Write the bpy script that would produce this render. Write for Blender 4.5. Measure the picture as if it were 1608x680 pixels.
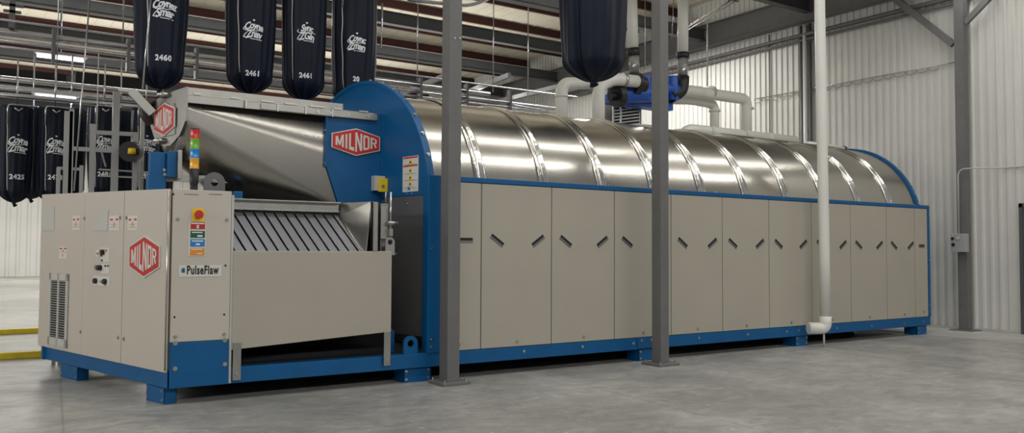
import bpy, math, random
from mathutils import Vector, Matrix
random.seed(7)
sc = bpy.context.scene
for o in list(bpy.data.objects): bpy.data.objects.remove(o)
COL = sc.collection

# ------------------------------------------------------------------ camera
CP = Vector((-4.9998, -8.0975, 1.4376)); YAW, PIT, ROL, F = .59010, .0404, .0052, 1303.7
fw = Vector((math.sin(YAW)*math.cos(PIT), math.cos(YAW)*math.cos(PIT), math.sin(PIT)))
r0 = Vector((math.cos(YAW), -math.sin(YAW), 0)); u0 = r0.cross(fw)
RX = math.cos(ROL)*r0 + math.sin(ROL)*u0; UX = -math.sin(ROL)*r0 + math.cos(ROL)*u0
cam = bpy.data.objects.new('camera', bpy.data.cameras.new('camera')); COL.objects.link(cam)
cam.data.sensor_width = 36; cam.data.lens = F/1608*36; cam.data.clip_end = 200; cam.data.clip_start = .05
m = Matrix((RX, UX, -fw)).transposed().to_4x4(); m.translation = CP; cam.matrix_world = m
sc.camera = cam

# ------------------------------------------------------------------ light
sc.view_settings.view_transform = 'Standard'; sc.view_settings.look = 'None'
sc.view_settings.gamma = 1; sc.view_settings.use_curve_mapping = False
sc.view_settings.exposure = -0.15
w = bpy.data.worlds.new('world'); sc.world = w; w.use_nodes = True
w.node_tree.nodes['Background'].inputs[0].default_value = (.93, .96, 1, 1)
w.node_tree.nodes['Background'].inputs[1].default_value = .20
def area(name, loc, size, power, rot=(0, 0, 0), col=(1, .98, .94)):
    l = bpy.data.lights.new(name, 'AREA'); l.shape = 'RECTANGLE'; l.size, l.size_y = size; l.energy = power; l.color = col
    o = bpy.data.objects.new(name, l); COL.objects.link(o); o.location = loc; o.rotation_euler = rot
    return o
area('lamp_or_fill', (3.0, -.25, 6.55), (17, .12), 170)
area('lamp_or_fill', (3.0, -2.45, 6.55), (17, .12), 300)
area('lamp_or_fill', (0, -12.5, 6.55), (24, .8), 1900)  # unseen wide row behind the camera, added to light the panel fronts
area('lamp_or_fill', (1.0, 11, 6.5), (16, .3), 420)
area('lamp_or_fill', (-2, 22, 6.5), (20, .8), 1100)
area('lamp_or_fill', (-2, 33, 6.5), (20, .8), 1700)
area('lamp_or_fill', (8.6, 7.0, 6.5), (.3, 3.0), 260)
area('lamp_or_fill', (-12, 1.5, 3.6), (.5, 12), 420, (0, math.radians(-76), 0))  # unseen low side light, added to brighten the cabinet's left face

for yy in (4.9, 11.0, 17.2, 23.4, 30): area('ceiling_fill', (-1, yy, 5.7), (18, .5), 280, (math.pi, 0, 0))  # added fill aimed upward, stands in for floor bounce on the ceiling

# ------------------------------------------------------------------ materials
def lin(c):
    return tuple((x/12.92 if x <= .04045 else ((x+.055)/1.055)**2.4) for x in [v/255 for v in c])
def mat(name, rgb, rough=.5, metal=0, var=0, vscale=3, bump=0, bscale=20, emit=0, stretch=(1, 1, 1), spec=.5, aniso=0, alpha=1, trans=0, rvar=0):
    m = bpy.data.materials.new(name); m.use_nodes = True; nt = m.node_tree; b = nt.nodes['Principled BSDF']
    c = lin(rgb); b.inputs['Base Color'].default_value = (*c, 1)
    b.inputs['Roughness'].default_value = rough; b.inputs['Metallic'].default_value = metal
    b.inputs['Specular IOR Level'].default_value = spec
    if trans: b.inputs['Transmission Weight'].default_value = trans
    tc = nt.nodes.new('ShaderNodeTexCoord'); mp = nt.nodes.new('ShaderNodeMapping'); mp.inputs['Scale'].default_value = stretch
    nt.links.new(tc.outputs['Object'], mp.inputs['Vector'])
    if var:
        n = nt.nodes.new('ShaderNodeTexNoise'); n.inputs['Scale'].default_value = vscale; n.inputs['Detail'].default_value = 6
        nt.links.new(mp.outputs[0], n.inputs['Vector'])
        r = nt.nodes.new('ShaderNodeMapRange'); r.inputs[1].default_value = .3; r.inputs[2].default_value = .7
        r.inputs[3].default_value = 1-var; r.inputs[4].default_value = 1+var
        nt.links.new(n.outputs[0], r.inputs[0])
        mx = nt.nodes.new('ShaderNodeVectorMath'); mx.operation = 'SCALE'; mx.inputs[0].default_value = c
        nt.links.new(r.outputs[0], mx.inputs['Scale']); nt.links.new(mx.outputs[0], b.inputs['Base Color'])
        if rvar:
            q = nt.nodes.new('ShaderNodeMapRange'); q.inputs[1].default_value = .3; q.inputs[2].default_value = .7
            q.inputs[3].default_value = rough-rvar; q.inputs[4].default_value = rough+rvar
            nt.links.new(n.outputs[0], q.inputs[0]); nt.links.new(q.outputs[0], b.inputs['Roughness'])
    if bump:
        n = nt.nodes.new('ShaderNodeTexNoise'); n.inputs['Scale'].default_value = bscale; n.inputs['Detail'].default_value = 3
        nt.links.new(mp.outputs[0], n.inputs['Vector'])
        bp = nt.nodes.new('ShaderNodeBump'); bp.inputs['Strength'].default_value = bump; bp.inputs['Distance'].default_value = .02
        nt.links.new(n.outputs[0], bp.inputs['Height']); nt.links.new(bp.outputs[0], b.inputs['Normal'])
    if emit:
        b.inputs['Emission Color'].default_value = (*c, 1); b.inputs['Emission Strength'].default_value = emit
    return m
M = {}
M['paint'] = mat('beige_paint', (168, 162, 148), .5, var=.03, vscale=1.5)
M['paint2'] = mat('cabinet_paint', (190, 182, 170), .48, var=.02, vscale=1.5)
M['blue'] = mat('blue_paint', (4, 84, 136), .42, var=.06, vscale=4, spec=.35)
M['blue2'] = mat('pump_blue', (18, 76, 168), .4)
M['boxgrey'] = mat('box_grey_paint', (160, 160, 158), .5)
M['slab'] = mat('pale_concrete', (168, 166, 160), .5, var=.12, vscale=2)
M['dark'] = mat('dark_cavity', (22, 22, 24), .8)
M['gap'] = mat('seam_gap', (60, 58, 54), .8)
M['steel'] = mat('brushed_steel', (180, 176, 167), .23, 1, var=.05, vscale=1.2, bump=.012, bscale=3, rvar=.02)
M['rib'] = mat('polished_rib', (205, 203, 198), .2, 1, bump=.25, bscale=14)
M['chute'] = mat('chute_steel', (160, 156, 148), .27, 1, var=.05, vscale=1, rvar=.02)
M['steel2'] = mat('plain_steel', (168, 166, 160), .38, 1, var=.08, vscale=6)
M['slat'] = mat('slat_steel', (140, 141, 146), .35, .8, var=.05)
M['gsteel'] = mat('grey_steel_plate', (105, 105, 106), .45, .4, var=.05, vscale=3)
M['column'] = mat('grey_column_paint', (104, 103, 102), .5, var=.08, vscale=6, bump=.05, bscale=30)
M['beam'] = mat('grey_beam_paint', (74, 76, 78), .55, var=.08, vscale=3)
M['purlin'] = mat('red_oxide_purlin', (66, 28, 24), .7, var=.15, vscale=2)
M['white'] = mat('white_plastic_pipe', (216, 215, 208), .35, var=.03)
M['wlabel'] = mat('white_label', (208, 206, 198), .45)
M['black'] = mat('black_rubber', (22, 22, 24), .5)
M['red'] = mat('red_enamel', (190, 40, 34), .4)
M['orange'] = mat('orange_print', (214, 140, 40), .5)
M['yellow'] = mat('yellow_plastic', (230, 196, 30), .4)
M['green'] = mat('green_print', (20, 84, 44), .5)
M['sky'] = mat('light_blue_print', (20, 120, 190), .5)
M['lred'] = mat('red_lens', (200, 40, 30), .25, spec=.7)
M['lgreen'] = mat('green_lens', (110, 170, 30), .25, spec=.7)
M['lblue'] = mat('blue_lens', (20, 130, 200), .25, spec=.7)
M['lamber'] = mat('amber_lens', (226, 160, 30), .25, spec=.7)
M['brown'] = mat('rust_hose', (50, 38, 35), .5, var=.2)
M['zinc'] = mat('zinc_bolt', (185, 183, 178), .3, 1)
M['tubes'] = mat('galvanised_tube', (175, 176, 180), .25, .9, var=.1)
M['pale'] = mat('pale_grey_paint', (185, 184, 178), .5)
M['yline'] = mat('yellow_barrier', (200, 178, 30), .55, var=.15, vscale=8)
M['clear'] = mat('clear_hose', (150, 150, 146), .2, trans=.4)
M['tube_on'] = mat('lit_tube', (235, 228, 255), .5, emit=4)
M['navy'] = mat('navy_nylon', (15, 22, 38), .55, var=.15, vscale=5, bump=.3, bscale=7, stretch=(1, 1, .5), spec=.22)
M['thread'] = mat('white_print', (215, 218, 222), .6)

def floor_mat():
    m = bpy.data.materials.new('polished_concrete'); m.use_nodes = True; nt = m.node_tree; b = nt.nodes['Principled BSDF']
    N = nt.nodes; L = nt.links
    tc = N.new('ShaderNodeTexCoord')
    def noise(s, d=6, sx=(1, 1, 1), dist=0):
        mp = N.new('ShaderNodeMapping'); mp.inputs['Scale'].default_value = sx; L.new(tc.outputs['Object'], mp.inputs[0])
        n = N.new('ShaderNodeTexNoise'); n.inputs['Scale'].default_value = s; n.inputs['Detail'].default_value = d
        n.inputs['Distortion'].default_value = dist; L.new(mp.outputs[0], n.inputs['Vector']); return n.outputs[0]
    def mr(i, a, b_, c, d):
        r = N.new('ShaderNodeMapRange'); r.inputs[1].default_value = a; r.inputs[2].default_value = b_; r.inputs[3].default_value = c; r.inputs[4].default_value = d
        L.new(i, r.inputs[0]); return r.outputs[0]
    def mul(a, b_):
        x = N.new('ShaderNodeMath'); x.operation = 'MULTIPLY'; L.new(a, x.inputs[0]); L.new(b_, x.inputs[1]); return x.outputs[0]
    a = mr(noise(.6, 5, dist=.6), .3, .7, .76, 1.22)
    c = mr(noise(3.0, 9, (1, 1.6, 1), dist=1.6), .35, .68, .84, 1.16)
    d = mr(noise(30, 3), .3, .7, .94, 1.06)
    sp = mr(noise(9, 4, (1, 2.2, 1), dist=1.5), .69, .74, 1.0, 1.28)      # small pale scuffs
    t = mul(mul(mul(a, c), d), sp)
    sep = N.new('ShaderNodeSeparateXYZ'); L.new(tc.outputs['Object'], sep.inputs[0])
    def mth(op, a_, b_):
        x = N.new('ShaderNodeMath'); x.operation = op
        for i, q in enumerate((a_, b_)):
            if q is None: continue
            if isinstance(q, (int, float)): x.inputs[i].default_value = q
            else: L.new(q, x.inputs[i])
        return x.outputs[0]
    run = mth('SUBTRACT', sep.outputs[0], mth('MULTIPLY', sep.outputs[1], .085))
    wob = mr(noise(1.5, 4), .3, .7, -.12, .12)
    t = mul(t, mr(mth('ABSOLUTE', mth('ADD', mth('SUBTRACT', run, .62), wob), None), 0.05, .4, 1.13, 1))
    for x0 in (.73, 5.6, -4.2):
        t = mul(t, mr(mth('ABSOLUTE', mth('SUBTRACT', run, x0), None), .004, .014, .72, 1))
    t = mul(t, mr(noise(22, 1, dist=.8), .69, .71, 1.0, 1.45))
    v = N.new('ShaderNodeVectorMath'); v.operation = 'SCALE'; v.inputs[0].default_value = lin((144, 143, 138)); L.new(t, v.inputs['Scale'])
    L.new(v.outputs[0], b.inputs['Base Color'])
    L.new(mr(noise(2.2, 6), .3, .7, .28, .46), b.inputs['Roughness'])
    b.inputs['Specular IOR Level'].default_value = .38
    bp = N.new('ShaderNodeBump'); bp.inputs['Strength'].default_value = .06; bp.inputs['Distance'].default_value = .01
    L.new(noise(6, 6), bp.inputs['Height']); L.new(bp.outputs[0], b.inputs['Normal'])
    return m
M['floor'] = floor_mat()
M['wall'] = mat('white_ribbed_steel', (206, 205, 200), .42, var=.04, vscale=1.2)
M['liner'] = mat('cream_roof_liner', (205, 198, 180), .7, var=.05, vscale=2)

# ------------------------------------------------------------------ helpers
def ray(px, py):
    return RX*((px-804)/F) - UX*((py-340)/F) + fw
def at(px, py, y):                      # point of the place seen at that pixel, on the plane y
    d = ray(px, py); return CP + d*((y-CP.y)/d.y)
def onpl(px, py, P0, n):
    d = ray(px, py); n = Vector(n); return CP + d*(n.dot(Vector(P0)-CP)/n.dot(d))
class MB:
    def __init__(s): s.v = []; s.f = []; s.m = []; s.s = []
    def face(s, idx, mi=0, sm=False): s.f.append(idx); s.m.append(mi); s.s.append(sm)
    def hexa(s, p, mi=0):               # 8 points: bottom ring 0-3, top ring 4-7
        b = len(s.v); s.v += [tuple(q) for q in p]
        for q in ((3, 2, 1, 0), (4, 5, 6, 7), (0, 1, 5, 4), (1, 2, 6, 5), (2, 3, 7, 6), (3, 0, 4, 7)): s.face([b+i for i in q], mi)
        return s
    def box(s, x0, x1, y0, y1, z0, z1, mi=0):
        return s.hexa([(x0, y0, z0), (x1, y0, z0), (x1, y1, z0), (x0, y1, z0), (x0, y0, z1), (x1, y0, z1), (x1, y1, z1), (x0, y1, z1)], mi)
    def prism(s, pts, vec, mi=0, sm=False):     # closed outline of 3-D points swept by vec
        b = len(s.v); n = len(pts); vec = Vector(vec)
        s.v += [tuple(p) for p in pts] + [tuple(Vector(p)+vec) for p in pts]
        s.face(list(range(b, b+n)), mi); s.face(list(range(b+2*n-1, b+n-1, -1)), mi)
        for i in range(n):
            j = (i+1) % n; s.face([b+i, b+n+i, b+n+j, b+j], mi, sm)
        return s
    def tube(s, path, r, seg=12, mi=0, cap=True, sm=True):
        path = [Vector(p) for p in path]; n = len(path); b = len(s.v); prev = None
        rs = r if isinstance(r, (list, tuple)) else [r]*n
        for i, p in enumerate(path):
            t = (path[min(i+1, n-1)]-path[max(i-1, 0)]).normalized()
            if prev is None:
                a = Vector((0, 0, 1)) if abs(t.z) < .9 else Vector((1, 0, 0))
                u = t.cross(a).normalized()
            else:
                u = (prev - t*prev.dot(t)).normalized()
            prev = u; w_ = t.cross(u)
            for k in range(seg):
                a = 2*math.pi*k/seg; s.v.append(tuple(p+(u*math.cos(a)+w_*math.sin(a))*rs[i]))
        for i in range(n-1):
            for k in range(seg):
                k2 = (k+1) % seg; s.face([b+i*seg+k, b+i*seg+k2, b+(i+1)*seg+k2, b+(i+1)*seg+k], mi, sm)
        if cap:
            s.face([b+k for k in range(seg-1, -1, -1)], mi); s.face([b+(n-1)*seg+k for k in range(seg)], mi)
        return s
    def bar(s, a, b_, w_, h, mi=0, up=(0, 0, 1)):       # rectangular bar from a to b, w across, h along up
        a, b_ = Vector(a), Vector(b_); t = (b_-a).normalized(); up = Vector(up); r = t.cross(up).normalized(); u = r.cross(t).normalized()
        P = []
        for e in (a, b_):
            P += [e-r*w_/2-u*h/2, e+r*w_/2-u*h/2, e+r*w_/2+u*h/2, e-r*w_/2+u*h/2]
        return s.hexa(P, mi)
    def grid(s, rows, mi=0, sm=True, close=False):
        b = len(s.v); n = len(rows[0])
        for r in rows: s.v += [tuple(p) for p in r]
        for i in range(len(rows)-1):
            for k in range(n if close else n-1):
                k2 = (k+1) % n; s.face([b+i*n+k, b+i*n+k2, b+(i+1)*n+k2, b+(i+1)*n+k], mi, sm)
        return s
    def build(s, name, mats, parent=None, bevel=0, solid=0):
        o0 = Vector((0, 0, 0)); p = parent
        while p is not None: o0 = o0 + Vector(p.location); p = p.parent
        me = bpy.data.meshes.new(name); me.from_pydata([tuple(Vector(v)-o0) for v in s.v], [], s.f)
        if not isinstance(mats, (list, tuple)): mats = [mats]
        for q in mats: me.materials.append(M[q])
        for i, pl in enumerate(me.polygons): pl.material_index = s.m[i]; pl.use_smooth = s.s[i]
        me.update()
        o = bpy.data.objects.new(name, me); COL.objects.link(o)
        if parent is not None: o.parent = parent
        if solid:
            q = o.modifiers.new('thick', 'SOLIDIFY'); q.thickness = solid; q.offset = 0
        if bevel:
            q = o.modifiers.new('bevel', 'BEVEL'); q.width = bevel; q.segments = 2; q.limit_method = 'ANGLE'; q.angle_limit = math.radians(40)
        return o
def tag(o, label=None, cat=None, group=None, kind=None):
    if label: o['label'] = label
    if cat: o['category'] = cat
    if group: o['group'] = group
    if kind: o['kind'] = kind
    return o
def thing(name, loc, label, cat, group=None):
    o = bpy.data.objects.new(name, None); o.empty_display_size = .1; COL.objects.link(o); o.location = loc
    return tag(o, label, cat, group)
def bend(pts, r, k=6):                  # path with rounded corners
    pts = [Vector(p) for p in pts]; out = [pts[0]]
    for i in range(1, len(pts)-1):
        a, b_, c = pts[i-1], pts[i], pts[i+1]; d1 = (a-b_).normalized(); d2 = (c-b_).normalized()
        rr = min(r, (a-b_).length*.49, (c-b_).length*.49)
        p, q = b_+d1*rr, b_+d2*rr
        for j in range(k+1):
            t = j/k; out.append(p*(1-t)**2 + b_*2*t*(1-t) + q*t*t)
    out.append(pts[-1]); return out
BOLT = None
def bolt(p, n, parent, r=.018, d=.012):
    n = Vector(n).normalized(); p = Vector(p)
    b = MB().tube([p-n*.004, p+n*d*.4], r*1.35, 12, sm=False); b.tube([p+n*d*.4, p+n*d], r*.85, 6, sm=False)
    return b.build('bolt', 'zinc', parent)

# text as mesh -------------------------------------------------------
def text_mesh(txt, size, shear=0, offset=0, space=1):
    c = bpy.data.curves.new('t', 'FONT'); c.body = txt; c.size = size; c.align_x = 'CENTER'; c.align_y = 'CENTER'; c.shear = shear
    c.offset = offset; c.space_character = space; c.resolution_u = 3
    o = bpy.data.objects.new('t', c); COL.objects.link(o)
    bpy.context.view_layer.update(); dg = bpy.context.evaluated_depsgraph_get()
    me = bpy.data.meshes.new_from_object(o.evaluated_get(dg)); 
    v = [tuple(q.co) for q in me.vertices]; f = [list(q.vertices) for q in me.polygons]
    bpy.data.objects.remove(o); bpy.data.meshes.remove(me)
    return v, f
def put_flat(mb, vf, fn, mi=0):         # fn maps (u, v) to a point
    v, f = vf; b = len(mb.v); mb.v += [tuple(fn(q[0], q[1])) for q in v]
    for q in f: mb.face([b+i for i in q], mi)
# MILNOR badge -------------------------------------------------------
STROKES = {
 'M': [((0, 0), (.22, 0), (.22, 1), (0, 1)), ((.78, 0), (1, 0), (1, 1), (.78, 1)), ((.02, 1), (.26, 1), (.6, .1), (.42, .1)), ((.98, 1), (.74, 1), (.4, .1), (.58, .1))],
 'I': [((.2, 0), (.8, 0), (.8, 1), (.2, 1))],
 'L': [((0, 0), (.36, 0), (.36, 1), (0, 1)), ((0, 0), (1, 0), (1, .2), (0, .2))],
 'N': [((0, 0), (.25, 0), (.25, 1), (0, 1)), ((.75, 0), (1, 0), (1, 1), (.75, 1)), ((0, 1), (.27, 1), (1, 0), (.73, 0))],
 'O': [((0, .08), (.28, .08), (.28, .92), (0, .92)), ((.72, .08), (1, .08), (1, .92), (.72, .92)), ((.1, 0), (.9, 0), (1, .14), (0, .14)), ((0, .86), (1, .86), (.9, 1), (.1, 1))],
 'R': [((0, 0), (.27, 0), (.27, 1), (0, 1)), ((0, .86), (.9, .86), (.8, 1), (0, 1)), ((.73, .55), (1, .55), (1, .92), (.73, .92)), ((0, .44), (.9, .44), (1, .57), (0, .57)), ((.45, .5), (.72, .5), (1, 0), (.73, 0))]}
def badge(c, U, V, N_, w_, h, edge, parent, name='badge', scale=1):
    """six-sided plate: w wide, h high in the middle, edge high at the sides"""
    c, U, V, N_ = Vector(c), Vector(U).normalized(), Vector(V).normalized(), Vector(N_).normalized()
    def hexo(k, off):
        W, H, E = w_/2-k, h/2-k*1.15, edge/2-k*.55
        return [c+N_*off+U*x+V*y for x, y in ((-W, -E), (0, -H), (W, -E), (W, E), (0, H), (-W, E))]
    mb = MB(); t = .012
    mb.prism(hexo(0, 0), N_*t, 0); mb.prism(hexo(h*.035, t), N_*.003, 1)
    mb2 = hexo(h*.085, t+.0035); 
    letters = 'MILNOR'; widths = [1.15, .42, .72, 1.0, .9, .9]; gap = .17
    tot = sum(widths)+gap*5; W = (w_/2-h*.14); x = -W; k = 2*W/tot; sc_ = 0
    def hh(xx): return (h/2-h*.14) - abs(xx)/(w_/2)*(h-edge)/2
    for L_, lw in zip(letters, widths):
        for q in STROKES[L_]:
            P = []
            for (a, b_) in q:
                xx = x+a*lw*k; P.append(c+N_*(t+.003)+U*xx+V*((b_*2-1)*hh(xx)))
            sc_ += 1; mb.prism(P, N_*(.003+.0003*(sc_ % 5)), 0)
        x += (lw+gap)*k
    o = mb.build(name, ['wlabel', 'red'], parent); o['label'] = 'six-sided red and white MILNOR badge'
    return o

# ================================================================== SETTING
WX = 10.72
fl = MB(); fl.box(-14, WX+.4, -12, 41, -.3, 0)
tag(fl.build('floor', 'floor'), kind='structure')
def ribbed(a0, a1, z0, z1, pitch, depth, put):
    """ribbed sheet from a0 to a1 along its run; put(a, d, z) makes the point"""
    prof = []; a = a0
    while a < a1:
        prof += [(a, 0), (a+pitch*.52, 0), (a+pitch*.64, depth), (a+pitch*.88, depth)]; a += pitch
    prof.append((a1, 0))
    return MB().grid([[put(p, d, z0) for p, d in prof], [put(p, d, z1) for p, d in prof]], sm=False)
wr = ribbed(-4.5, 41, 0, 7.95, .154, .028, lambda a, d, z: (WX-d, a, z)); wr.box(WX+.02, WX+.1, -4.5, 41, 0, 7.95)
wall_right = tag(wr.build('wall_right', 'wall'), kind='structure')
wb = ribbed(-14, WX, 0, 7.95, .45, .05, lambda a, d, z: (a, 40-d, z)); wb.box(-14, WX, 40.02, 40.1, 0, 7.95)
tag(wb.build('wall_back', 'wall'), kind='structure')
# door at the right edge
dm = MB(); dm.box(WX-.07, WX-.03, -1.99, -.93, 0, 2.24, 0)
d1 = tag(dm.build('door_1', 'gsteel'), kind='structure')
dd = MB(); dd.box(WX-.1, WX-.02, -.95, -.89, 0, 2.31); dd.box(WX-.1, WX-.02, -2.05, -1.99, 0, 2.31); dd.box(WX-.1, WX-.02, -2.05, -.89, 2.24, 2.31)
dd.build('door_frame', 'beam', d1)
tr = MB(); tr.box(WX-.06, WX-.028, -.88, 40, 0, .05)
tag(tr.build('baseboard_right', 'pale'), kind='structure')
# pale strip of slab along the wall
ts = MB(); ts.box(9.1, WX-.06, -4.5, 8, .0, .004)
tag(ts.build('trim_1', 'slab'), kind='structure')
# roof
dk = MB(); dk.box(-14, WX+.1, -2.6, 41, 7.75, 7.8)
for i in range(60):
    x = -13.8+i*.41; dk.box(x, x+.02, -2.6, 41, 7.735, 7.75)
tag(dk.build('ceiling', 'liner'), kind='structure')
k = 0
y = -1.55
while y < 39.5:
    b = MB(); b.box(-14, WX, y-.01, y+.01, 7.52, 7.735); b.box(-14, WX, y-.07, y, 7.52, 7.535); b.box(-14, WX, y, y+.07, 7.72, 7.735)
    tag(b.build('trim_%d' % (k+2), 'purlin'), kind='structure'); k += 1; y += 1.77
y = .25-3.08
beams = []
while y < 39:
    b = MB(); b.box(-14, WX-.05, y-.01, y+.01, 6.72, 6.98); b.box(-14, WX-.05, y-.09, y+.09, 6.70, 6.72); b.box(-14, WX-.05, y-.09, y+.09, 6.97, 6.99)
    tag(b.build('trim_%d' % (k+2), 'beam'), kind='structure'); k += 1; y += 3.08
# eave beam along the right wall
b = MB(); b.box(WX-.22, WX-.20, .3, 40, 6.55, 7.1); b.box(WX-.32, WX-.08, .3, 40, 6.53, 6.56); b.box(WX-.32, WX-.08, .3, 40, 7.08, 7.1)
tag(b.build('trim_%d' % (k+2), 'column'), kind='structure'); k += 1

# ================================================================== TUNNEL WASHER
tw = thing('tunnel_washer', (-.5, 0, 0), 'long beige and blue industrial tunnel washer with a ribbed stainless steel barrel top', 'washing machine')
# base frame
b = MB()
b.box(-3.36, 9.31, 0, .14, .155, .306)
b.box(-3.9, 9.31, 2.86, 3.0, .155, .306)
for x in (-2.9, -1.1, .9, 2.4, 4, 5.7, 7.4, 9.19): b.box(x, x+.12, .14, 2.86, .16, .30)
# skewed end rail under the cabinet
b.hexa([(-3.36, 0, .155), (-3.22, 0, .155), (-4.0, 3.0, .155), (-4.14, 3.0, .155), (-3.36, 0, .306), (-3.22, 0, .306), (-4.0, 3.0, .306), (-4.14, 3.0, .306)])
b.box(-4.14, -3.8, 2.86, 3.0, .155, .306)
base = b.build('base_frame', 'blue', tw, bevel=.004)
bolts = [(395, 514), (618, 496), (812, 484)]
for zx, zy in bolts:
    p = at(660+zx*.412, 340+zy*.412, 0); bolt((p.x, -.001, p.z), (0, -1, 0), base, .014)
for zx, zy in [(219, 484), (436, 468), (610, 456), (663, 450), (833, 440), (988, 430), (1132, 421), (1218, 412)]:
    p = at(1020+zx*.353, 360+zy*.353, 0); bolt((p.x, -.001, p.z), (0, -1, 0), base, .014)
# splice plate above the middle foot
q0 = at(1003, 0, 0).x
pl_ = MB().box(q0-.03, q0+.27, -.012, 0, .17, .30).build('splice_plate', 'blue', base, bevel=.003)
for dx in (.03, .2):
    bolt((q0+dx, -.013, .27), (0, -1, 0), pl_, .013)
# feet
def foot(x, y, w_=.28, d=.24, ang=0, h=.155):
    c, s = math.cos(ang), math.sin(ang)
    P = lambda a, b_, z: (x+a*c-b_*s, y+a*s+b_*c, z)
    f = MB()
    def bx(a0, a1, b0, b1, z0, z1): f.hexa([P(a0, b0, z0), P(a1, b0, z0), P(a1, b1, z0), P(a0, b1, z0), P(a0, b0, z1), P(a1, b0, z1), P(a1, b1, z1), P(a0, b1, z1)])
    bx(0, w_, 0, d, 0, .014); bx(0, w_, 0, d, h-.012, h)
    bx(0, w_, 0, .014, .01, h); bx(0, .014, 0, d, .01, h); bx(w_-.014, w_, 0, d, .01, h); bx(0, w_, d-.014, d, .01, h)
    o = f.build('foot', 'blue', tw, bevel=.003)
    for a in (.035, w_-.035):
        for z in (.035, h-.035): bolt(P(a, -.001, z), P(0, -1, 0) if 0 else (s, -c, 0), o, .011)
    return o
foot(-3.35-.26*.42, .42, .36, .12, math.atan2(-.968, .252))
foot(-3.35-.26*2.45, 2.45, .46, .12, math.atan2(-.968, .252))
foot(-.95, .04, .34, .24); foot(2.42, .01, .30, .24); foot(5.62, .02, .3, .24); foot(8.92, .02, .3, .24)
foot(2.42, 2.7); foot(5.62, 2.7); foot(-.95, 2.7); foot(8.92, 2.7)
# cavity behind the panels
b = MB(); b.box(-.42, 9.2, .05, 2.9, .306, 2.2); b.build('housing', 'gsteel', tw)
# top trim and end post, corner post
tt = MB(); tt.box(-.5, 9.245, -.012, .07, 2.206, 2.262)
tt = tt.build('top_rail', 'blue', tw, bevel=.004)
for px, py in ((862, 289), (957, 296), (1126, 304), (1204, 309), (1268, 314), (1400, 322), (1437, 324)):
    p = at(px, py, 0); bolt((p.x, .02, 2.262), (0, 0, 1), tt, .014)
ep = MB(); ep.box(-.69, -.5, -.012, .12, .306, 2.262)
ep = ep.build('end_post', 'blue', tw, bevel=.004)
for z in (.45, .37, 1.45): bolt((-.64, -.013, z), (0, -1, 0), ep, .012)
fp = MB(); fp.box(9.245, 9.31, -.012, 2.9, .306, 2.262)
fp = fp.build('end_post', 'blue', tw, bevel=.004)
for z in (.5, 1.3, 2.1): bolt((9.28, -.013, z), (0, -1, 0), fp, .012)
# door panels with slanted grip slots, slot depth painted in two tones
def panel(x0, x1, slots, bx=None, bz=.37):
    g = .006; z0, z1 = .312, 2.2
    mb = MB(); mb.box(x0+g, x1-g, -.004, .03, z0, z1)
    o = mb.build('door_panel', 'paint', tw, bevel=.003)
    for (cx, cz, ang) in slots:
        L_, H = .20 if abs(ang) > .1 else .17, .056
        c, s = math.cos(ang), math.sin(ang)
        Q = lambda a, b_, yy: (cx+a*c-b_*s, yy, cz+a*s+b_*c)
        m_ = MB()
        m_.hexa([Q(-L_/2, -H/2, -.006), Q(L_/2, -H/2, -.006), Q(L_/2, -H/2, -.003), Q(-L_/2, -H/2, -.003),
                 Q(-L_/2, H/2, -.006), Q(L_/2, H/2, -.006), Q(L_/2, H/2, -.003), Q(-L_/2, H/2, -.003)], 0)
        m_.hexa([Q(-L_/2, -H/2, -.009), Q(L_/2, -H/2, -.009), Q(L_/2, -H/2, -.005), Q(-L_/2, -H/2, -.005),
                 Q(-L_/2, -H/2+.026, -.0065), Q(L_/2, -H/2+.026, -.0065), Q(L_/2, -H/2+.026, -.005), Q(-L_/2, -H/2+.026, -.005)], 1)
        m_.build('painted_grip_slot', ['dark', 'gsteel'], o)  # dark plate stands in for slot shade, grey lip for its lit lower part
    if bx is not None: bolt((bx, -.004, bz), (0, -1, 0), o, .015)
    return o
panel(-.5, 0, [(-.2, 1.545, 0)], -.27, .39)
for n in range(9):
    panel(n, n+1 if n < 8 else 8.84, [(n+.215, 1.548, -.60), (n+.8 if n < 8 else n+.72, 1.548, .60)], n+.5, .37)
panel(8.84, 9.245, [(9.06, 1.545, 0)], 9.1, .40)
# shell
YC, ZC, RT = 1.55, 1.87, 1.50
X0 = -.60
def arc(xf, r, n=72, z0=2.2):
    a0 = math.asin((z0-ZC)/r); pts = []
    for i in range(n+1):
        a = a0+(math.pi-2*a0)*i/n; y = YC-r*math.cos(a); pts.append((xf(y), y, ZC+r*math.sin(a)))
    return pts
ribx = [.044+.915*i for i in range(10)]
edges = [None]+ribx+[9.08]
ends = [X0]+ribx+[9.08]
for i in range(len(ends)-1):
    xa, xb = ends[i], ends[i+1]
    rows = []
    for j in range(9):
        t = j/8; bulge = .004*math.sin(math.pi*t)
        if i == 0: f_ = (lambda t: (lambda y: (X0-.15*y)*(1-t)+xb*t))(t)
        else: f_ = (lambda xx: (lambda y: xx))(xa+(xb-xa)*t)
        rows.append(arc(f_, RT-bulge))
    MB().grid(rows).build('shell_section', 'steel', tw)
for xr in ribx:
    # double clamp band: two raised rolls with a flat between
    prof = [(-.075, 0), (-.07, .018), (-.05, .026), (-.03, .018), (-.022, .008), (.022, .008), (.03, .018), (.05, .026), (.07, .018), (.075, 0)]
    rows = [arc((lambda xx: (lambda y: xx))(xr+dx), RT+dr) for dx, dr in prof]
    o = MB().grid(rows).build('clamp_band', 'rib', tw)
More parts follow.
